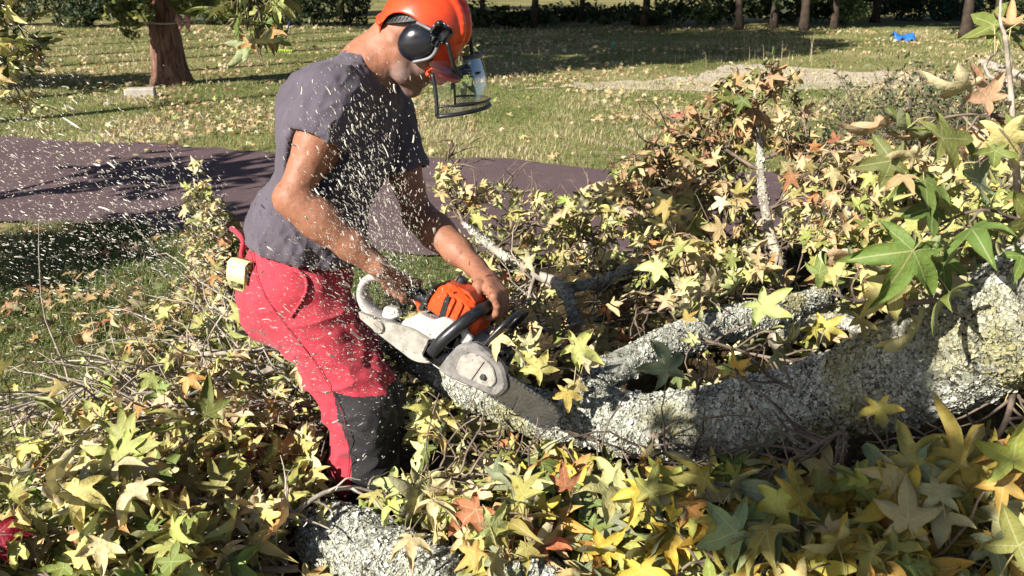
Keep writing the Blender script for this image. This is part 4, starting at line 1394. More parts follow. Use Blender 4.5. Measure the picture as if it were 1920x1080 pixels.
def branch(parent, stem_px, r0, r1, twigs, per, tlen, size, pal, seed, bark="twig", lod=1, zj=0.0, lift=0.25, part="branch", face=0.5, spread=0.9, skip=0.0, name_stem=None, zfun=None, pet=(0.05, 0.10), clear=True, jit=0.78):
    """A stem with side twigs (one mesh) and its leaves (a second mesh, child of the first)."""
    r = np.random.default_rng(seed)
    ctrl = np.array([P(*q) for q in stem_px])
    n = max(14, int(8 * len(ctrl)))
    st = spline(ctrl, n)
    st += np.c_[fbm(st, 3.1, 2, seed), fbm(st, 3.1, 2, seed + 3), fbm(st, 3.1, 2, seed + 7)] * 0.015
    mb = MB()
    rad = np.linspace(r0, r1, n) * (1 + 0.12 * vnoise(st, 22, seed))
    mb.tube(st, rad, 8 if r0 > 0.012 else 6)
    pts, dirs = [], []
    T = nrm(np.gradient(st, axis=0))
    for k in range(twigs):
        f = skip + (1 - skip) * (k + r.uniform(0, 1)) / max(twigs, 1)
        i = min(int(f * (n - 1)), n - 2)
        side = nrm(np.cross(T[i], [0, 0, 1])) * r.choice([-1, 1])
        d = nrm(T[i] * r.uniform(0.1, 0.9) + side * r.uniform(0.3, 1.2) * spread + np.array([0, 0, 1]) * r.normal(lift, 0.35))
        L = tlen * r.uniform(0.45, 1.25)
        m_ = 7
        q = [st[i]]
        for j in range(m_):
            d = nrm(d + r.normal(0, 0.22, 3) + np.array([0, 0, -0.03]))
            q.append(q[-1] + d * L / m_)
        q = np.array(q)
        q[:, 2] = np.maximum(q[:, 2], 0.03)
        mb.tube(q, np.linspace(min(r1 * 0.9 + 0.0012, 0.0045), 0.0014, m_ + 1), 5, caps=False)
        nl = max(1, r.poisson(per))
        w = r.beta(2.2, 1.1, nl) * m_
        a_ = np.minimum(w.astype(int), m_ - 1)
        pts.append(q[a_] + (q[a_ + 1] - q[a_]) * (w - a_)[:, None])
        dirs.append(np.repeat(nrm(q[-1] - q[0])[None], nl, 0))
    obj = mb.build(name_stem or part, M[bark], parent, True)
    if twigs == 0:
        return obj
    pts, dirs = np.concatenate(pts), np.concatenate(dirs)
    nl = len(pts)
    s_ = 0.84 * r.uniform(size[0], size[1], nl) * r.choice([1, 0.7, 1.2], nl, p=[0.52, 0.38, 0.10])
    pd = nrm(dirs * 0.5 + r.normal(0, 0.75, (nl, 3)) + np.array([0, 0, 0.28]))
    pos = pts + pd * (r.uniform(*pet, nl) * (s_ / 0.13))[:, None]
    pos[:, 2] = np.maximum(pos[:, 2], 0.04)
    if clear:
        k = kept(pos + nrm(pd * 0.9 + np.array([0, 0, -0.55])) * (s_ * 0.25)[:, None], r, s_ * 0.38)
        pts, dirs, s_, pd, pos = pts[k], dirs[k], s_[k], pd[k], pos[k]
        nl = len(pos)
    if nl == 0:
        return obj
    nor = nrm(np.array([0, 0, 0.50]) + TO_SUN * 0.70 + np.array([0, -1, 0.2]) * 0.16 * face + r.normal(0, jit, (nl, 3)))
    tip = nrm(pd * 0.9 + np.array([0, 0, -0.55]) + r.normal(0, 0.35, (nl, 3)))
    V, F, C, W = leaf_set(pos, nor, tip, s_, pick(pal, nl, r), lod, r)
    pv, pf = strips(pts, pos, 0.008, 0.0011 + 0.0006 * r.uniform(0, 1, nl))
    off = len(V)
    allV = np.concatenate([V, pv])
    faces = F.tolist() + (pf + off).tolist()
    o = mesh_obj("foliage", allV, faces, [M["leaf"], M["petiole"]], obj, True, mi=[0] * len(F) + [1] * len(pf),
                 col=np.concatenate([C, np.tile([[0.5, 0.45, 0.2]], (len(pv), 1))]), att={"vein": np.concatenate([W, np.full(len(pv), 0.5)])})
    return obj

# ------------------------------------------------------------------ heap of cut leaves under the branches
HP_PX = [(50, 1000, 2.3), (300, 950, 2.3), (560, 900, 2.5), (800, 950, 2.2), (1000, 950, 2.05), (1250, 950, 1.9), (1500, 950, 1.75), (1700, 950, 1.65), (1900, 950, 1.6),
         (900, 1070, 1.8), (1300, 1070, 1.68), (1700, 1070, 1.5), (300, 1070, 2.0), (560, 1075, 1.95), (100, 850, 2.9), (300, 750, 3.2), (400, 650, 3.8), (300, 630, 4.3), (420, 560, 4.5),
         (800, 780, 3.0), (780, 720, 3.4), (950, 640, 3.7), (1000, 580, 4.2), (1150, 600, 3.8), (1100, 450, 4.9), (950, 430, 5.1), (1300, 550, 3.5), (1500, 500, 3.5),
         (1700, 450, 3.5), (1600, 400, 4.2), (1850, 420, 3.2), (1600, 650, 2.7), (1450, 690, 2.8), (650, 560, 5.2)]
HPW = np.array([P(*q) for q in HP_PX])
EDGE0 = np.array([(-2.9, 2.2, 0), (-2.5, 3.2, 0), (-2.1, 4.2, 0), (-1.9, 5.1, 0), (-0.9, 5.5, 0), (0.2, 5.75, 0), (1.2, 5.9, 0.0), (2.6, 5.6, 0.0), (-0.6, 5.3, 0.0), (-2.6, 1.4, 0)])
CTRL = np.vstack([HPW - [0, 0, 0.10], EDGE0])
def heap(x, y):
    d2 = (np.asarray(x)[:, None] - CTRL[None, :, 0]) ** 2 + (np.asarray(y)[:, None] - CTRL[None, :, 1]) ** 2
    w = 1 / (d2 + 0.02) ** 1.8
    return (w * CTRL[None, :, 2]).sum(1) / w.sum(1)
HEAP_POLY = np.array([(-3.1, 1.2), (-2.75, 2.4), (-2.45, 3.2), (-2.2, 4.2), (-1.85, 4.95), (-1.2, 4.9), (-0.75, 4.7), (-0.5, 5.15), (0.2, 5.6), (1.2, 5.8), (2.8, 5.6), (3.4, 4.0), (2.6, 2.0), (1.6, 1.0), (0.3, 1.05), (-1.2, 1.25)])
gx, gy = np.meshgrid(np.linspace(-3.3, 3.6, 150), np.linspace(1.0, 6.0, 110), indexing='ij')
gx, gy = gx.ravel(), gy.ravel()
gz = heap(gx, gy) - 0.09 + 0.05 * fbm(np.c_[gx, gy, gx * 0], 5, 3, 4)
ins = in_poly(gx, gy, HEAP_POLY)
gi = np.arange(150 * 110).reshape(150, 110)
F = np.stack([gi[:-1, :-1], gi[1:, :-1], gi[1:, 1:], gi[:-1, 1:]], -1).reshape(-1, 4)
F = F[ins[F].sum(1) >= 2]
u, inv = np.unique(F, return_inverse=True)
m_lit = ground_mat("gap_shade_litter", [(0.35, (0.018, 0.013, 0.008)), (0.5, (0.05, 0.035, 0.018)), (0.6, (0.11, 0.075, 0.03)), (0.7, (0.20, 0.14, 0.05))], 14, 60, 1.0)  # near-black litter colours paint the shaded gaps between the heaped leaves
tag(mesh_obj("gap_shade_litter", np.c_[gx, gy, np.maximum(gz, -0.02)][u], inv.reshape(F.shape).astype(np.int32), m_lit, None, True), "dark litter with the shade of the gaps put into its colour under the heap of cut branches", "gap shade litter", kind="stuff")
def scatter_heap(n, seed, lift=(0.0, 0.12)):
    r = np.random.default_rng(seed)
    x, y = r.uniform(-3.1, 3.3, n * 2), r.uniform(1.1, 5.9, n * 2)
    k = in_poly(x, y, HEAP_POLY)
    x, y = x[k][:n], y[k][:n]
    z = np.maximum(heap(x, y) - 0.05, 0.02) + r.uniform(*lift, len(x)) * np.clip(heap(x, y) * 4, 0.25, 1)
    return np.c_[x, y, z], r
p_, r = scatter_heap(2700, 61)
# keep the man's standing room and the sawn place clear of loose leaves
k = ((p_[:, 0] < 0.2) | (p_[:, 1] > 2.3) | (r.uniform(0, 1, len(p_)) < 0.45)) & ~((np.abs(p_[:, 0] + 0.42) < 0.16) & (np.abs(p_[:, 1] - 2.6) < 0.25))
p_ = p_[k]
p_ = p_[kept(p_, r, np.full(len(p_), 0.045))]; n = len(p_)
c = np.empty((n, 3)); left = p_[:, 0] < -0.3; near = p_[:, 1] < 2.4
for msk, pal in ((left & near, "mixed"), (left & ~near, "pale"), (~left & near, "yellow"), (~left & ~near, "pale")):
    c[msk] = pick(pal, int(msk.sum()), r)
V, F, C, W = leaf_set(p_, nrm(np.array([0, -0.12, 0.65]) + TO_SUN * 0.55 + r.normal(0, 0.5, (n, 3))), r.normal(0, 1, (n, 3)), np.clip(r.uniform(0.085, 0.15, n) * np.interp(p_[:, 1], [1.5, 2.4, 4.5], [0.95, 0.85, 0.66]), 0.05, 0.2), c, 1, r)
tag(mesh_obj("leaf_litter", V, F, M["leaf"], None, True, col=C, att={"vein": W}), "layer of yellow and green star shaped leaves over the heap", "leaves", kind="stuff")
# fallen leaves on lawn and path
r = np.random.default_rng(5)
def lawn_leaves(n, x0, x1, y0, y1, size, pal, seed, dens=None):
    r = np.random.default_rng(seed)
    y = np.sqrt(r.uniform(y0 ** 2, y1 ** 2, n)); x = r.uniform(x0, x1, n) * y
    k = off_path(x, y) | (r.uniform(0, 1, n) < 0.22)
    if dens is not None:
        k &= r.uniform(0, 1, n) < dens(x, y)
    x, y = x[k], y[k]; n = len(x)
    p = np.c_[x, y, r.uniform(0.025, 0.055, n)]
    return leaf_set(p, nrm(np.array([0, -0.1, 0.9]) + r.normal(0, 0.4, (n, 3))), r.normal(0, 1, (n, 3)), r.uniform(*size, n), pick(pal, n, r) * 0.92, 0, r)
clump = lambda x, y: np.clip(0.32 + 1.15 * fbm(np.c_[x, y, 0 * x], 0.5, 3, 91), 0.05, 1)
sets = [lawn_leaves(10000, -0.62, 0.62, 8.8, 17.0, (0.05, 0.105), "straw", 71, clump),
        lawn_leaves(1800, -0.62, 0.5, 8.8, 16.0, (0.07, 0.12), "pale", 72, clump),
        lawn_leaves(7000, -0.62, 0.62, 17.0, 31.0, (0.07, 0.14), "straw", 73, clump),
        lawn_leaves(900, -0.60, -0.22, 3.0, 6.6, (0.07, 0.12), "tan", 74, lambda x, y: np.clip(0.1 + 1.3 * fbm(np.c_[x, y, 0 * x], 1.1, 2, 17), 0.04, 1)),
        lawn_leaves(500, -0.62, -0.40, 4.2, 6.0, (0.06, 0.10), "autumn", 75, lambda x, y: (np.exp(-((x + 2.75) / 0.45) ** 2 - ((y - 5.0) / 0.35) ** 2)))]
nv = np.cumsum([0] + [len(q[0]) for q in sets])
tag(mesh_obj("fallen_leaves", np.concatenate([q[0] for q in sets]), np.concatenate([q[1] + nv[i] for i, q in enumerate(sets)]), M["leaf"], None, True,
             col=np.concatenate([q[2] for q in sets]), att={"vein": np.concatenate([q[3] for q in sets])}), "tan and yellow fallen leaves scattered over the lawn", "leaves", kind="stuff")
# ================================================================== the felled tree
def log_tube(pts, sides=56, n=150, seed=0, rough=0.06, lump=0.15):
    """Knobbly tube from (px, py, y, radius) control points; returns V, F, ring points and radii."""
    c = np.array([np.r_[P(q[0], q[1], q[2]), q[3]] for q in pts])
    s_ = spline(c, n)
    V, F = tube(s_[:, :3], s_[:, 3], sides)
    cen = np.repeat(s_[:, :3], sides, 0); rr = np.repeat(s_[:, 3], sides)
    d = (V - cen) / rr[:, None]
    V = V + d * (rr * (lump * fbm(V, 5, 2, seed) + rough * vnoise(V, 42, seed + 4) + rough * 0.5 * vnoise(V, 95, seed + 6)))[:, None]
    return V, F, s_

def lichen_flakes(name, V, F, n, parent, seed, size=(0.0019, 0.0048), bare=0.0, sc=9.0):
    """Crust of small pale curled lobes over a log surface: many small faces in one mesh."""
    r = np.random.default_rng(seed)
    Q = np.array([f for f in F if len(f) == 4])
    a, b_, c, d = (V[Q[:, k]] for k in range(4))
    ar = np.linalg.norm(np.cross(b_ - a, d - a), axis=1)
    nn = nrm(np.cross(b_ - a, d - a))
    cc = (a + b_ + c + d) / 4
    k = r.choice(len(Q), n, p=ar / ar.sum())
    u, v = r.uniform(0, 1, (n, 1)), r.uniform(0, 1, (n, 1))
    p = a[k] * (1 - u) * (1 - v) + b_[k] * u * (1 - v) + c[k] * u * v + d[k] * (1 - u) * v
    keep = (0.75 * fbm(p, sc, 3, seed + 1) + 0.75 * fbm(p, 3.2, 2, seed + 2) + r.normal(0, 0.22, n)) > bare - 0.62
    p, no = p[keep], nn[k][keep]
    # outward
    n = len(p)
    no = nrm(no + r.normal(0, 0.42, (n, 3)))
    t = nrm(np.cross(no, r.normal(0, 1, (n, 3)))); w = np.cross(no, t)
    s_ = r.uniform(*size, n) * np.exp(r.normal(0, 0.38, n))
    K = 6
    an = np.linspace(0, 2 * math.pi, K, endpoint=False)
    rad = r.uniform(0.45, 1.15, (n, K)) * s_[:, None]
    up = r.uniform(0.05, 0.75, (n, K)) * s_[:, None]
    ring = p[:, None] + rad[..., None] * (np.cos(an)[None, :, None] * t[:, None] + np.sin(an)[None, :, None] * w[:, None]) + up[..., None] * no[:, None]
    cen = p + no * (s_ * 0.12)[:, None]
    VV = np.concatenate([cen[:, None], ring], 1).reshape(-1, 3)
    i = (np.arange(n) * (K + 1))[:, None, None]
    FF = (i + np.array([[0, 1 + j, 1 + (j + 1) % K] for j in range(K)])[None]).reshape(-1, 3)
    base = np.array([(0.58, 0.59, 0.51), (0.68, 0.69, 0.61), (0.46, 0.49, 0.38), (0.75, 0.75, 0.68), (0.30, 0.31, 0.24), (0.20, 0.18, 0.14)])
    col = base[r.choice(6, n, p=[0.3, 0.25, 0.17, 0.13, 0.1, 0.05])] * r.uniform(0.8, 1.15, (n, 1))
    col = col * (1 - 0.25 * np.clip(fbm(p, 4, 2, seed + 9), 0, 1))[:, None]
    gp = np.clip(2.2 * fbm(p, 6, 2, seed + 12) - 0.5, 0, 1)[:, None]
    col = col * (1 - 0.75 * gp) + np.array([0.34, 0.32, 0.13]) * 0.75 * gp
    o = mesh_obj(name, VV, FF, M["lichen"], parent, True, col=np.repeat(col, K + 1, 0))
    o["kind"] = "stuff"
    return o

tree = thing("felled_tree", "felled tree with a lichen covered trunk being sawn through", "felled tree", P(1250, 860, 2.3) * [1, 1, 0])
TRUNK = [(1085, 765, 2.36, 0.070), (1130, 785, 2.34, 0.082), (1220, 800, 2.30, 0.090), (1300, 798, 2.25, 0.096), (1420, 783, 2.16, 0.099), (1560, 746, 2.07, 0.106),
         (1700, 700, 1.98, 0.115), (1820, 648, 1.90, 0.125), (1960, 580, 1.80, 0.133), (2200, 485, 1.62, 0.135)]
V, F, tr_s = log_tube(TRUNK, 64, 190, 3)
trunk = mesh_obj("trunk", V, F, M["lichen_bark"], tree, True)
lichen_flakes("lichen", V, F, 74000, trunk, 31, bare=0.16)
LIMB_A = [(1130, 800, 2.33, 0.062), (1040, 785, 2.40, 0.066), (960, 758, 2.50, 0.066), (880, 722, 2.62, 0.067), (800, 672, 2.80, 0.067), (730, 625, 2.98, 0.064), (640, 600, 3.15, 0.055), (560, 605, 3.22, 0.042), (486, 609, 3.28, 0.026)]
V, F, _ = log_tube(LIMB_A, 48, 170, 7)
la = mesh_obj("limb", V, F, M["lichen_bark"], tree, True)
lichen_flakes("lichen", V, F, 42000, la, 32, bare=0.12)
LIMB_B = [(1080, 775, 2.42, 0.050), (1130, 708, 2.52, 0.050), (1220, 660, 2.62, 0.052), (1330, 618, 2.72, 0.052), (1440, 592, 2.82, 0.050), (1530, 560, 2.95, 0.038), (1590, 505, 3.1, 0.026), (1650, 455, 3.25, 0.014)]
V, F, _ = log_tube(LIMB_B, 44, 130, 9)
lb = mesh_obj("limb", V, F, M["lichen_bark"], tree, True)
lichen_flakes("lichen", V, F, 32000, lb, 33, bare=0.08)
# smaller limbs of the crown behind the log
for i, (px_, nfl) in enumerate([
        ([(1085, 610, 3.30, 0.024), (1055, 540, 3.42, 0.021), (1000, 512, 3.52, 0.018), (930, 470, 3.64, 0.016), (868, 418, 3.80, 0.010)], 2600),
        ([(1060, 540, 3.42, 0.019), (1120, 530, 3.44, 0.018), (1175, 505, 3.50, 0.015), (1215, 482, 3.56, 0.013), (1250, 510, 3.60, 0.010), (1238, 555, 3.62, 0.006)], 1800),
        ([(1476, 560, 3.12, 0.022), (1462, 500, 3.18, 0.020), (1440, 420, 3.26, 0.018), (1428, 340, 3.34, 0.015), (1424, 270, 3.40, 0.011), (1416, 180, 3.46, 0.006), (1444, 118, 3.50, 0.003)], 1500),
        ([(1450, 640, 2.50, 0.024), (1560, 600, 2.62, 0.020), (1660, 640, 2.40, 0.016)], 1200)]):
    V, F, _ = log_tube(px_, 14, 70, 20 + i, 0.06, 0.12)
    o = mesh_obj("bough", V, F, M["twig_pale"], tree, True)
    lichen_flakes("lichen", V, F, nfl * 2, o, 40 + i, (0.002, 0.005), bare=0.15)
V, F, _ = log_tube([(1583, 815, 1.88, 0.010), (1570, 890, 1.76, 0.010), (1556, 980, 1.66, 0.0095), (1538, 1090, 1.55, 0.009)], 12, 60, 27, 0.08, 0.15)
o = mesh_obj("bough", V, F, M["twig"], tree, True)
lichen_flakes("lichen", V, F, 900, o, 47, (0.002, 0.005), bare=0.25)

B_ = lambda *a, **k: branch(tree, *a, **k)
B_([(868, 418, 3.80), (842, 350, 3.95), (838, 305, 4.0), (850, 285, 4.02)], 0.007, 0.003, 24, 5, 0.22, (0.066, 0.103), "pale", 101, lift=0.3)
B_([(930, 470, 3.64), (990, 415, 3.95), (1040, 390, 4.15)], 0.008, 0.003, 22, 6, 0.30, (0.074, 0.112), "pale", 102)
B_([(1120, 530, 3.44), (1110, 450, 3.9), (1100, 390, 4.2), (1115, 350, 4.3)], 0.008, 0.003, 26, 6, 0.30, (0.074, 0.112), "pale", 103, lift=0.3)
B_([(1250, 510, 3.60), (1230, 430, 3.95), (1190, 380, 4.25)], 0.008, 0.003, 26, 7, 0.34, (0.074, 0.112), "pale", 104)
B_([(1480, 570, 3.0), (1400, 520, 3.1), (1320, 470, 3.3), (1260, 420, 3.6)], 0.009, 0.003, 26, 6, 0.32, (0.10, 0.14), "pale", 105)
B_([(1476, 560, 3.12), (1390, 560, 2.95), (1310, 550, 2.9), (1260, 520, 2.95)], 0.008, 0.003, 18, 6, 0.28, (0.11, 0.16), "pale", 106, lift=0.4)
B_([(1426, 320, 3.36), (1340, 270, 3.5), (1260, 270, 3.6), (1215, 300, 3.65)], 0.008, 0.003, 34, 5, 0.30, (0.066, 0.103), "autumn", 107, skip=0.15)
B_([(1430, 350, 3.34), (1330, 340, 3.5), (1240, 350, 3.65), (1180, 370, 3.75)], 0.008, 0.003, 34, 5, 0.32, (0.074, 0.112), "tan", 108, skip=0.1)
B_([(1426, 300, 3.38), (1500, 275, 3.4), (1570, 270, 3.4), (1625, 285, 3.4)], 0.008, 0.003, 32, 5, 0.28, (0.066, 0.103), "tan", 109, skip=0.1)
B_([(1440, 400, 3.28), (1530, 360, 3.25), (1620, 350, 3.25), (1700, 345, 3.25)], 0.008, 0.003, 32, 5, 0.32, (0.074, 0.112), "tan", 110)
B_([(1424, 270, 3.40), (1410, 220, 3.44), (1445, 180, 3.46)], 0.005, 0.002, 16, 6, 0.16, (0.08, 0.11), "autumn", 111, lift=0.5)
B_([(1340, 290, 3.48), (1330, 240, 3.5), (1337, 190, 3.52)], 0.005, 0.002, 7, 3, 0.14, (0.07, 0.10), "autumn", 112, lift=0.5)
B_([(1455, 470, 3.22), (1540, 450, 3.1), (1620, 430, 3.05), (1700, 420, 3.0)], 0.008, 0.003, 28, 7, 0.32, (0.074, 0.120), "pale", 113)
B_([(1462, 500, 3.18), (1380, 450, 3.4), (1290, 400, 3.7), (1200, 370, 4.0)], 0.008, 0.003, 30, 7, 0.34, (0.074, 0.112), "pale", 114)
B_([(1590, 505, 3.1), (1680, 470, 2.9), (1770, 440, 2.75), (1880, 410, 2.6)], 0.009, 0.003, 28, 7, 0.32, (0.074, 0.120), "mixed", 115)
B_([(1650, 455, 3.25), (1740, 400, 3.2), (1820, 370, 3.2), (1930, 350, 3.2)], 0.008, 0.003, 28, 7, 0.34, (0.074, 0.112), "pale", 116)
B_([(1085, 610, 3.3), (1160, 600, 3.2), (1250, 580, 3.1), (1340, 570, 3.1)], 0.010, 0.003, 34, 3.0, 0.36, (0.074, 0.112), "tan", 117, bark="twig")
B_([(1000, 512, 3.52), (990, 570, 3.4), (1030, 620, 3.2), (1100, 640, 3.1)], 0.009, 0.003, 34, 2.6, 0.34, (0.074, 0.112), "tan", 118, bark="twig_pale")
B_([(930, 470, 3.64), (930, 540, 3.6), (960, 600, 3.5)], 0.007, 0.003, 24, 4.5, 0.28, (0.074, 0.112), "pale", 119)
B_([(868, 418, 3.80), (880, 370, 4.2), (930, 360, 4.4), (960, 350, 4.4)], 0.006, 0.003, 18, 6, 0.26, (0.074, 0.103), "pale", 120)
B_([(1130, 708, 2.5), (1080, 690, 2.38), (1020, 686, 2.30), (975, 690, 2.28)], 0.003, 0.0015, 4, 1.6, 0.10, (0.10, 0.13), "pale", 121, lift=0.3, skip=0.2, clear=False)
B_([(1300, 790, 2.2), (1310, 720, 2.2), (1320, 680, 2.2)], 0.004, 0.002, 3, 1.6, 0.12, (0.09, 0.12), "mixed", 122, lift=0.5)
B_([(1500, 730, 2.04), (1440, 700, 2.1), (1390, 650, 2.15)], 0.005, 0.002, 4, 1.6, 0.14, (0.09, 0.12), "mixed", 123, lift=0.4)
B_([(1820, 590, 1.84), (1760, 560, 1.84), (1640, 560, 1.92), (1560, 545, 2.0)], 0.008, 0.003, 8, 2.0, 0.16, (0.12, 0.16), "mixed", 124, lift=0.3, skip=0.2, clear=False)
B_([(1583, 815, 1.86), (1500, 860, 1.80), (1420, 900, 1.78), (1350, 930, 1.8)], 0.007, 0.003, 22, 4.2, 0.28, (0.12, 0.17), "yellow", 125, face=2.2)
B_([(1570, 890, 1.76), (1640, 900, 1.66), (1720, 920, 1.60), (1800, 940, 1.56)], 0.006, 0.003, 20, 4.2, 0.24, (0.13, 0.18), "yellow", 126, face=2.2)
B_([(1900, 720, 1.85), (1880, 800, 1.75), (1840, 860, 1.66), (1760, 880, 1.62)], 0.008, 0.003, 20, 4.2, 0.26, (0.13, 0.18), "yellow", 127, face=2.2, lift=0.1)
B_([(1556, 980, 1.66), (1480, 1000, 1.62), (1400, 1040, 1.6), (1330, 1070, 1.6)], 0.006, 0.003, 20, 4.2, 0.24, (0.12, 0.17), "yellow", 128, face=2.2)
B_([(1538, 1060, 1.56), (1620, 1040, 1.52), (1740, 1050, 1.46), (1880, 1040, 1.44)], 0.006, 0.003, 22, 4.2, 0.24, (0.13, 0.17), "yellow", 129, face=2.2)
B_([(1220, 806, 2.2), (1180, 880, 2.1), (1120, 930, 2.0), (1060, 980, 1.95)], 0.008, 0.003, 24, 4.2, 0.28, (0.12, 0.16), "yellow", 130, face=2.2)
B_([(1300, 850, 2.1), (1280, 920, 1.95), (1230, 990, 1.85), (1180, 1050, 1.78)], 0.007, 0.003, 22, 4.2, 0.26, (0.12, 0.16), "yellow", 131, face=2.2)
B_([(960, 758, 2.5), (940, 830, 2.4), (900, 880, 2.3), (820, 920, 2.25)], 0.007, 0.003, 18, 5.5, 0.26, (0.11, 0.16), "mixed", 132)
B_([(1300, 630, 2.68), (1400, 660, 2.5), (1480, 680, 2.4), (1560, 690, 2.35)], 0.006, 0.003, 18, 5, 0.24, (0.10, 0.14), "yellow", 133, lift=0.0)

# ------------------------------------------------------------------ cut branches lying about (each can be lifted away)
def leafy(label, stem, *a, **k):
    t = thing("cut_branch", label, "branch", P(*stem[0]) * [1, 1, 1], "cut branches around the man")
    return branch(t, stem, *a, part="stem", **k)
leafy("pale bare-stemmed branch pointing left from behind the man's thigh over the grass edge", [(500, 612, 3.25), (400, 632, 3.3), (300, 680, 3.25), (180, 740, 3.15), (20, 790, 3.05)], 0.016, 0.004, 34, 4.0, 0.42, (0.08, 0.12), "pale", 201, bark="twig_pale", spread=0.5)
leafy("twiggy pale branch lying left of the red trouser leg at thigh height", [(540, 690, 3.0), (440, 705, 2.95), (330, 725, 2.9), (200, 770, 2.85), (30, 840, 2.8)], 0.015, 0.004, 36, 4.2, 0.40, (0.09, 0.13), "pale", 202, bark="twig_pale", spread=0.6)
leafy("cream leaved branch rising behind the man's lower back", [(500, 560, 4.1), (460, 500, 4.1), (425, 455, 4.1), (385, 425, 4.1)], 0.012, 0.004, 36, 6.5, 0.30, (0.08, 0.12), "pale", 203, lift=0.12)
leafy("branch with tan leaves spread over the grass left of the pouch", [(480, 590, 3.9), (420, 570, 4.0), (350, 560, 4.2), (270, 590, 4.3)], 0.010, 0.003, 26, 5, 0.34, (0.09, 0.12), "tan", 204)
leafy("branch with green-yellow leaves left of the black knee panel", [(620, 800, 2.85), (500, 800, 2.8), (360, 820, 2.75), (200, 850, 2.7), (60, 890, 2.62)], 0.012, 0.003, 34, 6, 0.32, (0.10, 0.14), "mixed", 205)
leafy("olive leaved branch in front of the trouser cuff", [(640, 900, 2.42), (520, 890, 2.45), (380, 900, 2.42), (220, 920, 2.36), (40, 960, 2.3)], 0.011, 0.003, 36, 6, 0.30, (0.11, 0.155), "mixed", 206)
leafy("branch with the palest big leaves along the lower left edge", [(600, 985, 2.2), (450, 975, 2.2), (300, 985, 2.15), (150, 1010, 2.1), (-40, 1040, 2.1)], 0.010, 0.003, 34, 6, 0.28, (0.12, 0.165), "mixed", 207)
leafy("green leaved branch in the bottom left corner with a long reddish twig", [(560, 1065, 1.98), (400, 1055, 1.98), (230, 1065, 1.95), (60, 1085, 1.9), (-60, 1100, 1.9)], 0.010, 0.003, 30, 6, 0.26, (0.12, 0.17), "mixed", 208)
leafy("branch with large green leaves right of the trouser cuff above the stump", [(720, 930, 2.3), (800, 900, 2.2), (880, 900, 2.1), (960, 930, 2.0)], 0.009, 0.003, 20, 5, 0.26, (0.13, 0.17), "mixed", 209, lift=0.3)
leafy("bare grey twig with few leaves crossing the foreground beside the stump", [(860, 925, 2.05), (940, 990, 1.92), (1010, 1040, 1.84), (1100, 1060, 1.8)], 0.009, 0.004, 20, 3.5, 0.26, (0.12, 0.16), "tan", 210)
leafy("branch with yellow leaves between the stump and the lichen trunk", [(1000, 1090, 1.75), (1060, 1020, 1.82), (1140, 980, 1.88), (1240, 960, 1.9)], 0.009, 0.003, 20, 5.5, 0.26, (0.12, 0.16), "yellow", 211)
leafy("upright pale branch at the right edge with big orange-brown leaves", [(1918, 460, 1.86), (1909, 360, 1.84), (1902, 260, 1.82), (1896, 160, 1.82), (1885, 60, 1.82)], 0.008, 0.005, 8, 2.4, 0.20, (0.11, 0.145), "autumn", 221, bark="twig_pale", lift=0.0, spread=0.8, clear=False, jit=0.95)
leafy("drooping twig of brown and green leaves in front of the upright pale branch", [(1920, 230, 1.78), (1850, 215, 1.80), (1770, 222, 1.82), (1690, 250, 1.84)], 0.0035, 0.002, 8, 2.2, 0.12, (0.12, 0.155), "autumn", 213, lift=-0.4, clear=False, jit=0.95)
leafy("twig with one large dark green leaf hanging over the lichen trunk", [(1920, 420, 1.80), (1840, 400, 1.80), (1760, 430, 1.82), (1700, 480, 1.84)], 0.004, 0.002, 5, 1.7, 0.12, (0.12, 0.165), "green", 214, lift=-0.3, clear=False)

leafy("bare brushy branch fanning left across the grass edge with hardly a leaf", [(560, 655, 3.1), (430, 660, 3.05), (290, 690, 3.0), (140, 720, 2.95), (20, 770, 2.9)], 0.014, 0.004, 46, 0.9, 0.55, (0.07, 0.11), "pale", 215, bark="twig_pale", spread=0.4, lift=0.15)
leafy("bare twiggy branch ending in fine twigs left of the knee panel", [(590, 760, 2.85), (470, 755, 2.75), (340, 770, 2.7), (230, 800, 2.65)], 0.010, 0.003, 40, 0.9, 0.42, (0.07, 0.11), "pale", 216, bark="twig_pale", spread=0.6, lift=0.2)
leafy("pale bare twig arching over the thick foreground log", [(500, 1030, 2.05), (556, 965, 2.1), (620, 926, 2.15), (700, 922, 2.2), (790, 945, 2.25)], 0.0085, 0.004, 9, 1.2, 0.2, (0.09, 0.13), "mixed", 217, bark="twig_pale", lift=0.2)
# lichen covered stump ends in the foreground
for label, c0, nf in (("short thick log crusted with pale lichen in the foreground below the trouser cuff", [(606, 1000, 2.26, 0.070), (632, 1012, 2.18, 0.098), (712, 1058, 2.02, 0.112), (850, 1130, 1.85, 0.112)], 26000),
                      ("end of a small lichen crusted log at the bottom edge of the heap", [(960, 1060, 1.78, 0.042), (1010, 1085, 1.74, 0.046), (1080, 1130, 1.70, 0.046)], 3500)):
    t = thing("log", label, "log", P(*c0[0][:3]) * [1, 1, 0])
    V, F, _ = log_tube(c0, 48, 60, nf)
    o = mesh_obj("bark", V, F, M["lichen_bark"], t, True)
    lichen_flakes("lichen", V, F, nf, o, nf + 1, bare=0.05)

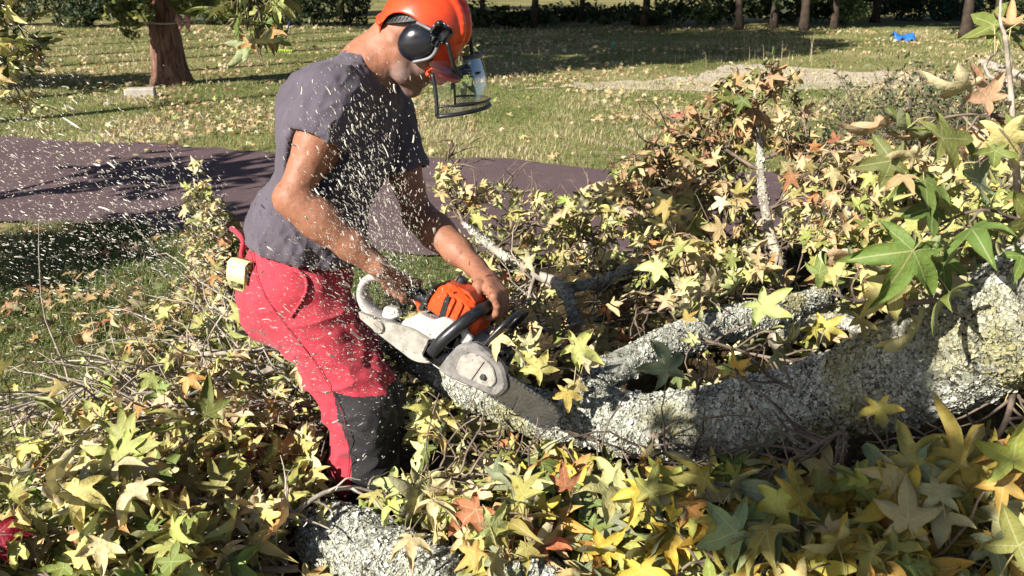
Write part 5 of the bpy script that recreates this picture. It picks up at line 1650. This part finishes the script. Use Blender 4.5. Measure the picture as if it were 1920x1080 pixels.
# single leaves that catch the eye, each lying loose
def one_leaf(label, px, y, size, c, nor, tip, seed=0):
    r_ = np.random.default_rng(seed)
    o_ = P(px[0], px[1], y)
    V, F, C, W = leaf_set(o_[None], np.array([nor], float), np.array([tip], float), np.array([size]), np.array([c]), 1, r_)
    pv, pf = strips(o_[None], o_[None] + np.array([[-tip[0] * 0.09, -tip[1] * 0.09, 0.02]]), 0.01, np.array([0.0015]))
    t = mesh_obj("fallen_leaf", np.concatenate([V, pv]), F.tolist() + (pf + len(V)).tolist(), [M["leaf"], M["petiole"]], None, True, mi=[0] * len(F) + [1] * len(pf),
                 col=np.concatenate([C, np.tile([[0.5, 0.45, 0.2]], (len(pv), 1))]), att={"vein": np.concatenate([W, np.full(len(pv), 0.5)])}, origin=o_)
    return tag(t, label, "leaf", "single loose leaves on the heap")
one_leaf("crimson star shaped leaf at the left edge of the heap", (-8, 1003), 1.92, 0.115, (0.24, 0.010, 0.028), (0.1, -0.7, 0.7), (1, 0, 0.1), 1)
one_leaf("salmon curled leaf lying between the twigs in the foreground", (1010, 1020), 1.76, 0.14, (0.62, 0.22, 0.11), (0.0, -0.5, 0.8), (0.2, 0, 0.6), 2)
one_leaf("big pale yellow-green leaf facing the viewer under the raised trunk", (1703, 862), 1.52, 0.20, (0.44, 0.42, 0.14), (0.05, -0.85, 0.5), (0.6, 0, -0.6), 3)
one_leaf("big blue-grey leaf showing its underside in the shade below the trunk", (1478, 940), 1.56, 0.19, (0.22, 0.27, 0.17), (-0.1, -0.75, 0.65), (-0.6, 0, -0.55), 4)
one_leaf("mottled yellow leaf hanging point down right of the dark bough", (1748, 940), 1.52, 0.18, (0.48, 0.40, 0.10), (0.05, -0.9, 0.4), (0.3, 0, -0.8), 5)
one_leaf("pale green leaf lying right beside the trouser cuff", (740, 905), 2.26, 0.15, (0.40, 0.46, 0.20), (-0.1, -0.6, 0.8), (-0.2, 0, -0.5), 6)
one_leaf("pale green leaf resting on the second limb behind the trunk", (1428, 572), 2.42, 0.145, (0.42, 0.48, 0.18), (-0.2, -0.7, 0.7), (0.5, 0, -0.6), 7)
one_leaf("dark green leaf with long points above the raised trunk", (1712, 470), 1.66, 0.175, (0.13, 0.20, 0.045), (0.0, -0.9, 0.4), (-0.3, 0, -0.8), 8)
one_leaf("light olive leaf in front of the guide bar", (1012, 692), 2.10, 0.11, (0.46, 0.42, 0.14), (-0.1, -0.8, 0.5), (-0.4, 0, 0.5), 9)
one_leaf("light green leaf with raised points right of the clutch cover", (1078, 648), 2.2, 0.12, (0.44, 0.46, 0.16), (-0.1, -0.8, 0.5), (0.4, 0, -0.2), 10)
one_leaf("olive and red leaf pair hanging at the tip of the guide bar", (1064, 735), 2.22, 0.085, (0.46, 0.36, 0.10), (-0.1, -0.9, 0.3), (0.05, 0, -1), 11)
one_leaf("grey-green leaf with spread points near the spiny seed ball", (1130, 985), 1.8, 0.135, (0.20, 0.28, 0.12), (0, -0.7, 0.7), (0.0, 0, -0.7), 12)
# spiny seed ball
mb = MB()
sc_ = P(1120, 893, 2.02)
r = np.random.default_rng(3)
for _ in range(150):
    d = nrm(r.normal(0, 1, 3))
    mb.tube([sc_ + d * 0.010, sc_ + d * r.uniform(0.018, 0.022)], [0.0024, 0.0005], 5, caps=False)
a = np.linspace(-math.pi / 2, math.pi / 2, 9)
mb.tube([sc_ + [0, 0, 0.013 * math.sin(t)] for t in a], [0.013 * max(math.cos(t), 0.02) for t in a], 14)
tag(mb.build("seed_ball", simple("seed_green", (0.22, 0.24, 0.06), 0.7, 0.4, 60), None, True, origin=sc_), "spiny green seed ball lying among yellow leaves", "seed ball")
# ================================================================== trees, shrubs and small things around
def clumps(cen, rad, n, size, cols, seed, squash=1.0, hollow=0.35, lobes=7):
    """Leaf-sized faces spread through an uneven crown volume."""
    r = np.random.default_rng(seed)
    lc = nrm(r.normal(0, 1, (lobes, 3))) * r.uniform(0.25, 0.75, (lobes, 1)); lr = r.uniform(0.35, 0.62, lobes)
    k = r.integers(0, lobes, n)
    q = nrm(r.normal(0, 1, (n, 3))) * (r.uniform(hollow ** 3, 1, (n, 1)) ** (1 / 3)) * lr[k][:, None] + lc[k]
    p = cen + q * np.array(rad)
    p += np.c_[fbm(p, 1.7 / max(rad), 2, seed), fbm(p, 1.7 / max(rad), 2, seed + 2), fbm(p, 1.7 / max(rad), 2, seed + 3)] * max(rad) * 0.18
    nrm_ = nrm(nrm(q) * 0.5 + r.normal(0, 0.7, (n, 3)) + [0, 0, 0.3])
    t = nrm(np.cross(nrm_, r.normal(0, 1, (n, 3)))); w = np.cross(nrm_, t)
    s_ = size * r.uniform(0.5, 1.3, (n, 1))
    V = np.stack([p - t * s_, p + w * s_ * 0.55 + nrm_ * s_ * 0.15, p + t * s_, p - w * s_ * 0.55 + nrm_ * s_ * 0.15], 1).reshape(-1, 3)
    V[:, 2] = np.maximum(V[:, 2], 0.02)
    F = (np.arange(n) * 4)[:, None] + [[0, 1, 2, 3]]
    c = np.array(cols)[r.integers(0, len(cols), n)] * r.uniform(0.7, 1.25, (n, 1))
    return V, F, np.repeat(c, 4, 0)
M["foliage"] = attr_mat("foliage", 0.55, 0.3, 0.25, 6, 0.3)
M["bark_dark"] = simple("bark_dark", (0.055, 0.042, 0.032), 0.9, 0.5, 6, 0.1, bmp=0.8, bscale=20)
m, nt, b, _ = new_mat("bark_red")
co = nd(nt, "ShaderNodeMapping", {"Vector": nt.nodes.new("ShaderNodeTexCoord").outputs["Object"], "Scale": (9, 9, 1.2)}).outputs[0]
n1 = noise_tex(nt, 2.2, 5, 0.7, co); 
nt.links.new(ramp(nt, n1, [(0.35, (0.045, 0.022, 0.016)), (0.5, (0.19, 0.095, 0.062)), (0.66, (0.34, 0.20, 0.14))]), b.inputs["Base Color"])
b.inputs["Roughness"].default_value = 0.95; bump(nt, b, n1, 1.0, 0.06)
M["bark_red"] = m
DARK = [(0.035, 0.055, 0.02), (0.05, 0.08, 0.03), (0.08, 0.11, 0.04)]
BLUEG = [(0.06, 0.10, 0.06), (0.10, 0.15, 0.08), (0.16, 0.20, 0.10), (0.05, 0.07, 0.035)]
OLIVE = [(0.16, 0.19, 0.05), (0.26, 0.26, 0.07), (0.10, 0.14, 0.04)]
def treething(label, x, y, h, r0, crown, n, size, cols, seed, bark="bark_dark", group="trees at the far side of the lawn", base=0.9, fork=True, cat="tree", name="tree"):
    t = thing(name, label, cat, (x, y, 0), group)
    r = np.random.default_rng(seed)
    mb = MB()
    p = spline([(x, y, -0.05), (x + r.normal(0, 0.04), y, h * 0.25), (x + r.normal(0, 0.15), y, h * 0.55), (x + r.normal(0, 0.3), y, h * 0.9)], 26)
    rad = np.linspace(r0, r0 * 0.25, 26); rad[:4] *= np.array([1.45, 1.2, 1.08, 1.02])
    V, F = tube(p, rad, 18)
    V = V + np.c_[vnoise(V * [1, 1, 0.3], 6 / r0 * 0.3, seed), vnoise(V * [1, 1, 0.3], 6 / r0 * 0.3, seed + 1), np.zeros(len(V))] * r0 * 0.10
    mb.add(V, F)
    for k in range(6 if fork else 3):
        f = r.uniform(0.3, 0.8); q0 = p[int(f * 25)]
        a_ = r.uniform(0, 6.28)
        mb.tube(spline([q0, q0 + [0.5 * crown[0] * math.cos(a_) * 0.5, 0.5 * crown[1] * math.sin(a_) * 0.5, h * 0.12], q0 + [0.75 * crown[0] * math.cos(a_), 0.75 * crown[1] * math.sin(a_), h * 0.2]], 10), np.linspace(r0 * 0.35, r0 * 0.08, 10), 8)
    mb.build("trunk", M[bark], t, True)
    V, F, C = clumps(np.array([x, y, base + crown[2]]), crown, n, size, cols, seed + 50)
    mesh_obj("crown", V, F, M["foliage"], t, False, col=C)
    return t, p

# the reddish trunk left of the man, with a rope tied round it
TB = G(322, 158)
tl, tp = treething("thick reddish-brown trunk with a rope round it left of the man", TB[0], TB[1], 6.5, 0.27, (3.0, 2.8, 2.0), 2600, 0.16, OLIVE, 401, "bark_red", group=None, base=1.35)
r = np.random.default_rng(8)
for px, n in (((215, 12), 170), ((250, 40), 90), ((375, 8), 150), ((270, 5), 160), ((330, 2), 120)):
    V, F, C = clumps(P(px[0], px[1], TB[1] - 0.5), (0.30, 0.30, 0.24), n, 0.075, OLIVE + [(0.20, 0.26, 0.09)], int(px[0]))
    mesh_obj("low_spray", V, F, M["foliage"], tl, False, col=C)["kind"] = "stuff"
zr = P(300, 44, TB[1] - 0.25)[2]
a = np.linspace(0, 2 * math.pi, 40, endpoint=False)
mb = MB(); mb.tube([(TB[0] + 0.02 + 0.285 * math.cos(t), TB[1] + 0.285 * math.sin(t), zr + 0.02 * math.sin(2 * t) + 0.03 * math.cos(t)) for t in a], 0.014, 8, closed=True)
mb.tube(spline([(TB[0] + 0.24, TB[1] - 0.2, zr + 0.03), (TB[0] + 0.34, TB[1] - 0.3, zr + 0.22), (TB[0] + 0.40, TB[1] - 0.3, zr + 0.6)], 12), 0.010, 6)
tag(mb.build("rope", simple("rope", (0.42, 0.38, 0.36), 0.9, 0.3, 60), None, True, origin=(TB[0], TB[1], zr)), "grey rope tied round the reddish trunk", "rope")
mb = MB()
for k, px in enumerate((333, 348)):
    q0 = P(px, 30, TB[1] - 0.34); q1 = P(px + 4, 55, TB[1] - 0.36)
    V, F = tube(spline([q0, q0 * 0.5 + q1 * 0.5 + [0.02, 0, 0], q1], 9), [0.02, 0.04, 0.045, 0.04, 0.03, 0.045, 0.05, 0.035, 0.02], 8)
    mb.add(V + 0.02 * fbm(V, 14, 2, k)[:, None], F)
tag(mb.build("rag", simple("pinkish_cloth", (0.42, 0.22, 0.20), 0.9, 0.3, 20), None, True, origin=P(340, 40, TB[1] - 0.34)), "faded pink rag knotted to the rope on the reddish trunk", "rag")
# stone block by the trunk
sb = G(262, 184)
bk = MB().box(sb + [0, 0.05, 0.065], (0.42, 0.24, 0.15), basis((0.97, 0.24, 0), (0, 0, 1)), bev=0.018)
o = bk.build("stone_block", simple("pale_stone", (0.50, 0.45, 0.38), 0.9, 0.25, 9, 0.2, bmp=0.6, bscale=40), None, False, origin=sb)
tag(o, "pale squared stone block lying on the lawn at the foot of the reddish trunk", "stone block")
# garden rake leaning, hi-vis cloth at its foot
rk = thing("rake", "blue handled rake standing on the lawn between the man and the reddish trunk", "rake", G(534, 98))
g0, g1 = G(532, 96), P(556, -20, G(532, 96)[1] + 0.25)
mb = MB(); mb.tube([g0 + [0, 0, 0.05], g1], 0.017, 8); mb.build("handle", simple("blue_plastic", (0.03, 0.06, 0.22), 0.4), rk, True)
mb = MB()
hl_ = G(520, 99)
mb.tube(spline([hl_ + [-0.16, 0, 0.03], hl_ + [0.1, 0, 0.06], hl_ + [0.36, 0.02, 0.04]], 10), 0.018, 8)
for k in range(14):
    q = hl_ + [-0.15 + 0.038 * k, -0.02, 0.05]
    mb.tube(spline([q, q + [0, -0.06, 0.03], q + [0, -0.10, -0.04]], 6), 0.007, 5)
mb.tube([g0 + [0, 0, 0.07], hl_ + [0.1, 0, 0.06]], 0.02, 8)
mb.build("head", simple("lime_plastic", (0.50, 0.68, 0.08), 0.45), rk, True)

# background trees: trunks seen below their crowns
r = np.random.default_rng(15)
specs = [(1000, 40, 0.16, "slim dark trunk nearest the helmet"), (905, 34, 0.13, "thin dark trunk half behind the helmet"), (1090, 30, 0.14, "dark trunk with low forked boughs right of the helmet"),
         (1208, 40, 0.17, "dark trunk before the bright gap in the background"), (1385, 44, 0.17, "straight dark trunk above the tip of the upright bough"), (1450, 42, 0.16, "dark trunk between the straight one and the twin one"),
         (1507, 46, 0.19, "stout dark trunk left of the round green bush"), (1562, 43, 0.15, "thin trunk beside the round green bush"), (1640, 30, 0.2, "dark trunk left of the blue sheet"),
         (1810, 60, 0.20, "dark trunk over the red-brown shaded leaves at the right"), (1865, 62, 0.16, "rearmost dark trunk beside the green fence"), (60, 20, 0.2, "dark trunk behind the hedge at the far left"),
         (470, 22, 0.18, "dark trunk behind the hedge left of the man"), (640, 24, 0.18, "dark trunk behind the hedge next to the man's head")]
for i, (px, py, r0, lb_) in enumerate(specs):
    g = G(px, py + 12)
    treething(lb_, g[0], g[1], 8.0 + r.uniform(-1, 2), r0 * 0.72, (2.5, 2.3, 2.6), 1300, 0.28, DARK, 430 + i, base=0.75 + r.uniform(0, 0.45))
# trees beyond the left edge of the view whose shade falls on the lawn
for i, (x, y, h, cr, cz, n, lb_) in enumerate([(-13.0, 11.0, 5.6, (1.9, 1.3, 1.0), 4.0, 900, "low crowned tree beyond the left edge shading the lawn"), (-8.8, 9.3, 15, (2.2, 2.0, 4.4), 10.4, 2600, "slender tall tree left of the reddish trunk"),
        (-10.4, 13.6, 16, (2.6, 2.4, 4.8), 11.2, 3200, "broad tall tree beyond the left edge"), (-12.5, 18.0, 17, (2.8, 2.8, 5.0), 11.8, 3400, "tall tree beyond the left edge near the hedge"), (-15.0, 23.5, 17, (3.4, 3.2, 5.0), 11.5, 3600, "broadest tree beyond the left end of the hedge"),
        (-9.7, 11.4, 16, (2.2, 2.0, 4.6), 11.0, 2800, "tall tree close behind the slender one beyond the left edge"), (-11.6, 15.9, 17, (2.6, 2.4, 5.0), 11.6, 3200, "tall tree between two broad ones beyond the left edge"), (-13.8, 20.8, 18, (2.8, 2.6, 5.2), 12.2, 3200, "tall narrow tree in front of the hedge beyond the left edge"),
        (-18.0, 29.5, 17, (3.8, 3.4, 5.0), 11.5, 3600, "tall tree behind the left end of the hedge"),
        (-6.9, 4.9, 4.6, (1.5, 0.9, 0.45), 3.0, 330, "thin crowned tree left of the view shading the path"), (-6.5, 3.0, 4.4, (1.3, 0.8, 0.45), 3.0, 420, "small tree left of the view shading the near grass")]):
    t_, _p = treething(lb_, x, y, h, 0.16, cr, n, 0.26 if n > 500 else 0.13, DARK, 470 + i, base=cz - cr[2], group="trees whose shade crosses the lawn")

BWHERE = ["beside the helmet", "just right of the helmet", "left of the first slim trunk", "at the first slim trunk", "left of the forked boughs", "at the forked boughs", "left of the bright gap", "in the bright gap",
          "right of the bright gap", "left of the straight trunk", "at the straight trunk", "between the stout trunks", "at the round green bush", "right of the round green bush", "above the blue sheet", "below the teal bush"]
# hedge bushes at the top left, bush row on the right
bushes = [(20, 42, 1.0, BLUEG), (110, 46, 1.2, BLUEG), (170, 44, 0.9, DARK), (400, 40, 1.0, BLUEG), (450, 44, 0.8, OLIVE), (520, 40, 1.0, DARK), (590, 44, 0.9, BLUEG), (655, 42, 0.9, BLUEG), (240, 40, 1.0, DARK), (330, 40, 1.0, DARK)]
lbs = ["blue-green bush at the far left end of the hedge", "wide blue-green bush second from the left in the hedge", "dark bush left of the reddish trunk in the hedge", "grey-green bush right of the reddish trunk in the hedge",
       "olive tinged bush in the middle of the hedge", "darkest bush behind the blue rake handle", "blue-green bush right of the rake in the hedge", "blue-green bush touching the helmet in the hedge", "dark bush seen just left of the rope", "dark bush right behind the reddish trunk"]
for i, ((px, py, s_, cols), lb_) in enumerate(zip(bushes, lbs)):
    g = G(px, py + 6)
    t = thing("bush", lb_, "bush", g, "bushes of the hedge")
    mb = MB()
    for k in range(5):
        a_ = r.uniform(0, 6.28)
        mb.tube(spline([g, g + [0.3 * math.cos(a_), 0.3 * math.sin(a_), 0.5], g + [0.7 * s_ * math.cos(a_), 0.7 * s_ * math.sin(a_), 1.1 * s_]], 8), np.linspace(0.03, 0.008, 8), 6)
    mb.build("stem", M["bark_dark"], t, True)
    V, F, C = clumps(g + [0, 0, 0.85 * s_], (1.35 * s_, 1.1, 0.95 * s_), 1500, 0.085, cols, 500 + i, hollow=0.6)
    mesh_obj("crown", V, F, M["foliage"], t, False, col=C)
for i, (px, py, s_, h_, cols, lb_) in enumerate([(1580, 42, 0.55, 0.7, [(0.16, 0.24, 0.10), (0.24, 0.32, 0.14), (0.10, 0.15, 0.06)], "round fresh green bush at the far lawn edge"),
                                                (1780, 30, 1.0, 0.9, [(0.04, 0.12, 0.09), (0.07, 0.20, 0.15), (0.02, 0.05, 0.04)], "teal green bush under the trees at the top right"),
                                                (1690, 24, 0.9, 0.9, DARK, "dark bush left of the teal green one at the top right"), (1900, 34, 0.9, 0.9, DARK, "dark bush in the top right corner"),
                                                (1450, 34, 1.2, 0.4, DARK, "low dark bush under the straight trunks"), (1250, 36, 1.2, 0.35, DARK, "low dark bush right of the bright gap"), (1010, 34, 1.3, 0.35, DARK, "low dark bush right of the helmet")]):
    g = G(px, py + 8)
    t = thing("bush", lb_, "bush", g, "bushes under the far trees")
    mb = MB()
    for k in range(4):
        a_ = r.uniform(0, 6.28)
        mb.tube(spline([g, g + [0.2 * math.cos(a_), 0.2 * math.sin(a_), 0.3], g + [0.5 * s_ * math.cos(a_), 0.5 * s_ * math.sin(a_), 1.0 * h_]], 8), np.linspace(0.025, 0.008, 8), 6)
    mb.build("stem", M["bark_dark"], t, True)
    V, F, C = clumps(g + [0, 0, 0.6 * h_ + 0.1], (1.2 * s_, 1.0, 0.8 * h_), 1300, 0.08, cols, 540 + i, hollow=0.5)
    mesh_obj("crown", V, F, M["foliage"], t, False, col=C)
for i in range(16):
    px = 885 + 62 * i + r.uniform(-15, 15)
    g = G(px, r.uniform(40, 56) if px < 1500 else r.uniform(30, 46))
    t = thing("bush", ("%s undergrowth bush under the far trees, " % ("Dark" if i % 2 else "Blackish")).lower() + BWHERE[i], "bush", g, "undergrowth below the far trees")
    mb = MB()
    for k in range(3):
        a_ = r.uniform(0, 6.28)
        mb.tube(spline([g, g + [0.2 * math.cos(a_), 0.2 * math.sin(a_), 0.2], g + [0.5 * math.cos(a_), 0.5 * math.sin(a_), 0.45]], 8), np.linspace(0.02, 0.006, 8), 6)
    mb.build("stem", M["bark_dark"], t, True)
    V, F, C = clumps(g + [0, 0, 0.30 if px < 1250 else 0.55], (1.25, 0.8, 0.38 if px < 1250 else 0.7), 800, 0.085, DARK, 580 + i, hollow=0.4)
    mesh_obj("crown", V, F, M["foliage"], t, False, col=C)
# blue sheet, teal stake, green fence far away
g = G(1690, 76)
n = 14
gx, gy = np.meshgrid(np.linspace(-0.22, 0.26, n), np.linspace(-0.35, 0.35, n), indexing='ij')
q = np.c_[gx.ravel(), gy.ravel(), np.zeros(n * n)]
q[:, 2] = 0.11 + 0.13 * fbm(q, 4.5, 3, 5) - 0.25 * (q[:, 0] ** 2 + q[:, 1] ** 2)
gi = np.arange(n * n).reshape(n, n)
o = mesh_obj("plastic_sheet", q + g, np.stack([gi[:-1, :-1], gi[1:, :-1], gi[1:, 1:], gi[:-1, 1:]], -1).reshape(-1, 4), simple("blue_sheet", (0.03, 0.16, 0.55), 0.35, 0.2, 8), None, True, origin=g)
md = o.modifiers.new("thickness", 'SOLIDIFY'); md.thickness = 0.01
tag(o, "crumpled bright blue plastic sheet on the far lawn", "plastic sheet")
g = G(1148, 94)
mb = MB(); mb.tube([g, g + [0.01, 0, 0.19], g + [0.01, 0, 0.21]], [0.022, 0.018, 0.006], 6)
tag(mb.build("stake", simple("teal_paint", (0.05, 0.42, 0.38), 0.5), None, True, origin=g), "short teal marker stake in the shaded lawn", "stake")

# brushwood and weeds behind the felled crown at the right
def weed(label, px, py, y, h, nst, seed, cols, sp=0.40, leafn=22, cat="shrub", lsz=0.026):
    r = np.random.default_rng(seed)
    g = P(px, py, y); g[2] = 0
    t = thing("shrub", label, cat, g, "scrub behind the felled crown")
    mb = MB(); pts = []
    for k in range(nst):
        a_ = r.uniform(0, 6.28); l_ = h * r.uniform(0.6, 1.15)
        q = spline([g + [sp * 0.5 * r.normal(), sp * 0.5 * r.normal(), 0], g + [sp * math.cos(a_) * 0.6, sp * math.sin(a_) * 0.6, l_ * 0.55], g + [sp * 1.3 * math.cos(a_), sp * 1.3 * math.sin(a_), l_]], 9)
        mb.tube(q, np.linspace(0.006, 0.002, 9), 5)
        pts.append(q[r.integers(2, 9, leafn)] + r.normal(0, 0.035, (leafn, 3)))
    mb.build("stem", M["twig"], t, True)
    p = np.concatenate(pts); n = len(p)
    no = nrm(r.normal(0, 1, (n, 3)) + [0, 0, 0.6]); tt = nrm(np.cross(no, r.normal(0, 1, (n, 3)))); w = np.cross(no, tt)
    s_ = lsz * r.uniform(0.6, 1.5, (n, 1))
    V = np.stack([p - tt * s_, p + w * s_ * 0.4, p + tt * s_, p - w * s_ * 0.4], 1).reshape(-1, 3)
    C = np.array(cols)[r.integers(0, len(cols), n)] * r.uniform(0.7, 1.2, (n, 1))
    mesh_obj("crown", V, (np.arange(n) * 4)[:, None] + [[0, 1, 2, 3]], M["foliage"], t, False, col=np.repeat(C, 4, 0))
SAGE = [(0.06, 0.09, 0.035), (0.11, 0.15, 0.07), (0.22, 0.25, 0.14), (0.035, 0.05, 0.02)]
for k, (px, py, y, h, nst, cols, lb_) in enumerate([(1640, 260, 9.6, 0.75, 34, SAGE, "sage green scrub right of the upright bough's crown"), (1720, 250, 8.6, 0.9, 40, SAGE, "sage green scrub in the middle of the thicket"),
                                                   (1800, 220, 9.2, 0.95, 40, SAGE, "tall sage scrub below the leaning pale pole"), (1880, 240, 8.4, 0.9, 36, SAGE, "dense scrub at the right edge of the lawn"),
                                                   (1560, 290, 9.0, 0.5, 24, DARK, "low dark scrub beside the leaf strewn path end"), (1690, 320, 7.2, 0.5, 26, [(0.10, 0.14, 0.05), (0.3, 0.2, 0.1), (0.42, 0.3, 0.16)], "rusty low scrub over fallen leaves at the right"),
                                                   (1850, 330, 6.8, 0.6, 26, SAGE, "pale scrub right behind the upright pale branch")]):
    weed(lb_, px, py, y, h, nst, 600 + k, cols)
mb = MB(); mb.tube(spline([P(1838, 116, 10.5), P(1880, 130, 10.3), P(1925, 146, 10.1)], 10), [0.045] * 10, 10)
tag(mb.build("pole", M["twig_pale"], None, True, origin=P(1880, 130, 10.3)), "pale cut pole lying on the scrub at the right edge", "pole")

# overhanging twigs of the tree the photographer stands under
def overhang(label, stem, *a, **k):
    t = thing("hanging_branch", label, "branch", P(*stem[0]), "twigs hanging into the view from above")
    return branch(t, stem, *a, part="stem", **k)
overhang("leafy olive twig hanging down the left edge of the view", [(-70, -150, 3.4), (-40, 0, 3.4), (0, 90, 3.4), (30, 165, 3.4)], 0.008, 0.003, 16, 3.6, 0.17, (0.10, 0.14), "mixed", 301, lift=-0.5, face=1.0)
overhang("leafy olive twig hanging in at the top left corner", [(60, -170, 3.5), (30, -60, 3.5), (10, 10, 3.5), (30, 60, 3.5)], 0.007, 0.003, 10, 3.6, 0.17, (0.10, 0.14), "green", 302, lift=-0.5, face=1.0)
overhang("yellow-green twig dangling left of the helmet", [(430, -160, 2.7), (470, -70, 2.7), (485, 0, 2.7), (500, 40, 2.7)], 0.005, 0.002, 14, 4.2, 0.13, (0.09, 0.13), "green", 303, lift=-0.6, face=1.0)
overhang("two-leaved tip dangling between the twig and the helmet", [(640, -160, 2.9), (625, -60, 2.9), (620, 10, 2.9)], 0.004, 0.0015, 3, 1.4, 0.07, (0.09, 0.12), "green", 304, lift=-0.8, face=1.0, skip=0.5)
overhang("olive leaved tip seen through the clear visor", [(790, -170, 3.0), (830, -40, 3.0), (850, 60, 3.0), (862, 110, 3.0)], 0.004, 0.0015, 6, 1.8, 0.07, (0.09, 0.125), "green", 306, lift=-0.7, face=1.0, skip=0.78, clear=False)
# the bough out of view that shades the near end of the trunk
sh = thing("hanging_branch", "leafy bough above the view whose shade falls on the near end of the trunk", "branch", (-0.9, 0.9, 2.75), "twigs hanging into the view from above")
def shade_cloud(targets, tdist, n, rad, seed):
    r = np.random.default_rng(seed)
    pos = []
    for (px, py, y) in targets:
        p = P(px, py, y) + TO_SUN * tdist
        pos.append(p + r.normal(0, 1, (n, 3)) * rad)
    return np.concatenate(pos), r
pos, r = shade_cloud([(1400, 790, 2.14), (1440, 760, 2.10), (1500, 740, 2.05), (1570, 715, 2.0), (1405, 830, 2.12), (1450, 815, 2.08), (1410, 770, 2.14), (1560, 850, 1.85), (1650, 900, 1.65), (1560, 980, 1.65), (1450, 960, 1.65), (1640, 690, 1.96), (1750, 980, 1.55), (1740, 860, 1.65), (1600, 930, 1.62), (1700, 930, 1.58)], 3.3, 24, 0.07, 9)
st_ = spline([pos.mean(0) + [-1.2, -0.9, 0.5], pos.mean(0) + [-0.3, -0.2, 0.1], pos.mean(0) + [0.5, 0.3, -0.1]], 20)
mb = MB(); mb.tube(st_, np.linspace(0.03, 0.008, 20), 8)
for q in pos[::4]:
    i = np.linalg.norm(st_ - q, axis=1).argmin()
    mb.tube([st_[i], (st_[i] + q) / 2 + [0, 0, 0.03], q], [0.005, 0.004, 0.0015], 5, caps=False)
so = mb.build("stem", M["twig"], sh, True)
n = len(pos)
V, F, C, W = leaf_set(pos, nrm(TO_SUN * 0.8 + r.normal(0, 0.4, (n, 3))), r.normal(0, 1, (n, 3)), r.uniform(0.11, 0.16, n), pick("green", n, r), 1, r)
mesh_obj("foliage", V, F, M["leaf"], so, True, col=C, att={"vein": W})

# ================================================================== chips and dust thrown by the saw
def chip_mesh(name, L, W_, T_, curl):
    n = 5
    t = np.linspace(-0.5, 0.5, n)
    V = []
    for k, x in enumerate(t):
        w = W_ * (0.55 + 0.45 * math.cos(x * 2.4)); z = curl * L * (x * x - 0.1)
        V += [(x * L, -w / 2, z), (x * L, w / 2, z + 0.1 * W_), (x * L, w / 2, z + T_), (x * L, -w / 2, z + T_)]
    F = [(4 * i + j, 4 * i + (j + 1) % 4, 4 * i + 4 + (j + 1) % 4, 4 * i + 4 + j) for i in range(n - 1) for j in range(4)]
    F += [(3, 2, 1, 0), tuple(4 * (n - 1) + j for j in range(4))]
    return np.array(V), F
SRC = P(900, 720, 2.35)
r = np.random.default_rng(33)
def chip_place(n, big):
    """Positions in the plume that fans from the cut up and to the left."""
    px, py, yy = [], [], []
    for _ in range(n):
        z = r.uniform()
        if z < 0.30:                                       # over the front of the man
            t = r.uniform(0.3, 1.0); a_ = r.uniform(0, 1)
            ex, ey = 560 + 160 * a_, 100 + 360 * r.uniform()
            px.append(820 + (ex - 820) * t + r.normal(0, 34)); py.append(640 + (ey - 640) * t + r.normal(0, 40)); yy.append(r.uniform(1.7, 2.22))
        elif z < 0.46:                                     # down over the trousers
            t = r.uniform(0.25, 1.0)
            px.append(800 - 300 * t + r.normal(0, 40)); py.append(620 + r.normal(0, 95)); yy.append(r.uniform(1.6, 2.15))
        elif z < 0.92:                                     # wide drift to the left
            t = r.uniform(0.35, 1.0) if not big else r.uniform(0.45, 1.0)
            ex, ey = -80, 300 + r.normal(0, 185)
            px.append(700 + (ex - 700) * t); py.append(560 + (ey - 560) * t + r.normal(0, 34)); yy.append(r.uniform(1.4, 3.6))
        else:
            px.append(r.uniform(0, 760)); py.append(r.uniform(380, 1040)); yy.append(r.uniform(1.3, 2.2))
    return [P(a_, b_, c_) for a_, b_, c_ in zip(px, py, yy)]
def rot_along(d):
    d = nrm(d + r.normal(0, 0.22, 3))
    s_ = nrm(np.cross(d, r.normal(0, 1, 3)))
    return np.array([d, s_, np.cross(d, s_)])
protos = []
for k, (L, W_, T_, cu) in enumerate([(0.014, 0.0032, 0.0011, 0.4), (0.022, 0.0030, 0.0010, 0.25), (0.0075, 0.0040, 0.0014, 0.8), (0.030, 0.0028, 0.0010, 0.2)]):
    V, F = chip_mesh("wood_chip", L, W_, T_, cu)
    me = bpy.data.meshes.new("wood_chip")
    me.from_pydata(V.tolist(), [], F); me.materials.append(M["chip"])
    protos.append(me)
for p in chip_place(290, True):
    o = bpy.data.objects.new("wood_chip", protos[r.choice(4, p=[0.4, 0.25, 0.25, 0.1])])
    o.matrix_world = Matrix.LocRotScale(Vector(p), Matrix(rot_along(nrm(p - SRC)).T.tolist()).to_quaternion(), Vector((1, 1, 1)) * float(r.choice([0.5, 0.72, 1.0, 1.45], p=[0.35, 0.35, 0.22, 0.08])))
    COL.objects.link(o)
    tag(o, "pale wood chip flying from the saw cut", "wood chip", "wood chips in the air")
cp = chip_place(11000, False)
tv, tf = chip_mesh("c", 1.5, 0.26, 0.16, 0.3)
tf = np.array([f for f in tf])
Vs = []
for p in cp:
    Vs.append(tv * np.exp(r.normal(-5.9, 0.5)) @ rot_along(nrm(p - SRC)) + p)
F = (tf[None] + (np.arange(len(cp)) * len(tv))[:, None, None]).reshape(-1, 4)
tag(mesh_obj("sawdust", np.concatenate(Vs), F, M["chip"], None, False), "fine pale sawdust spraying left from the saw", "sawdust", kind="stuff")
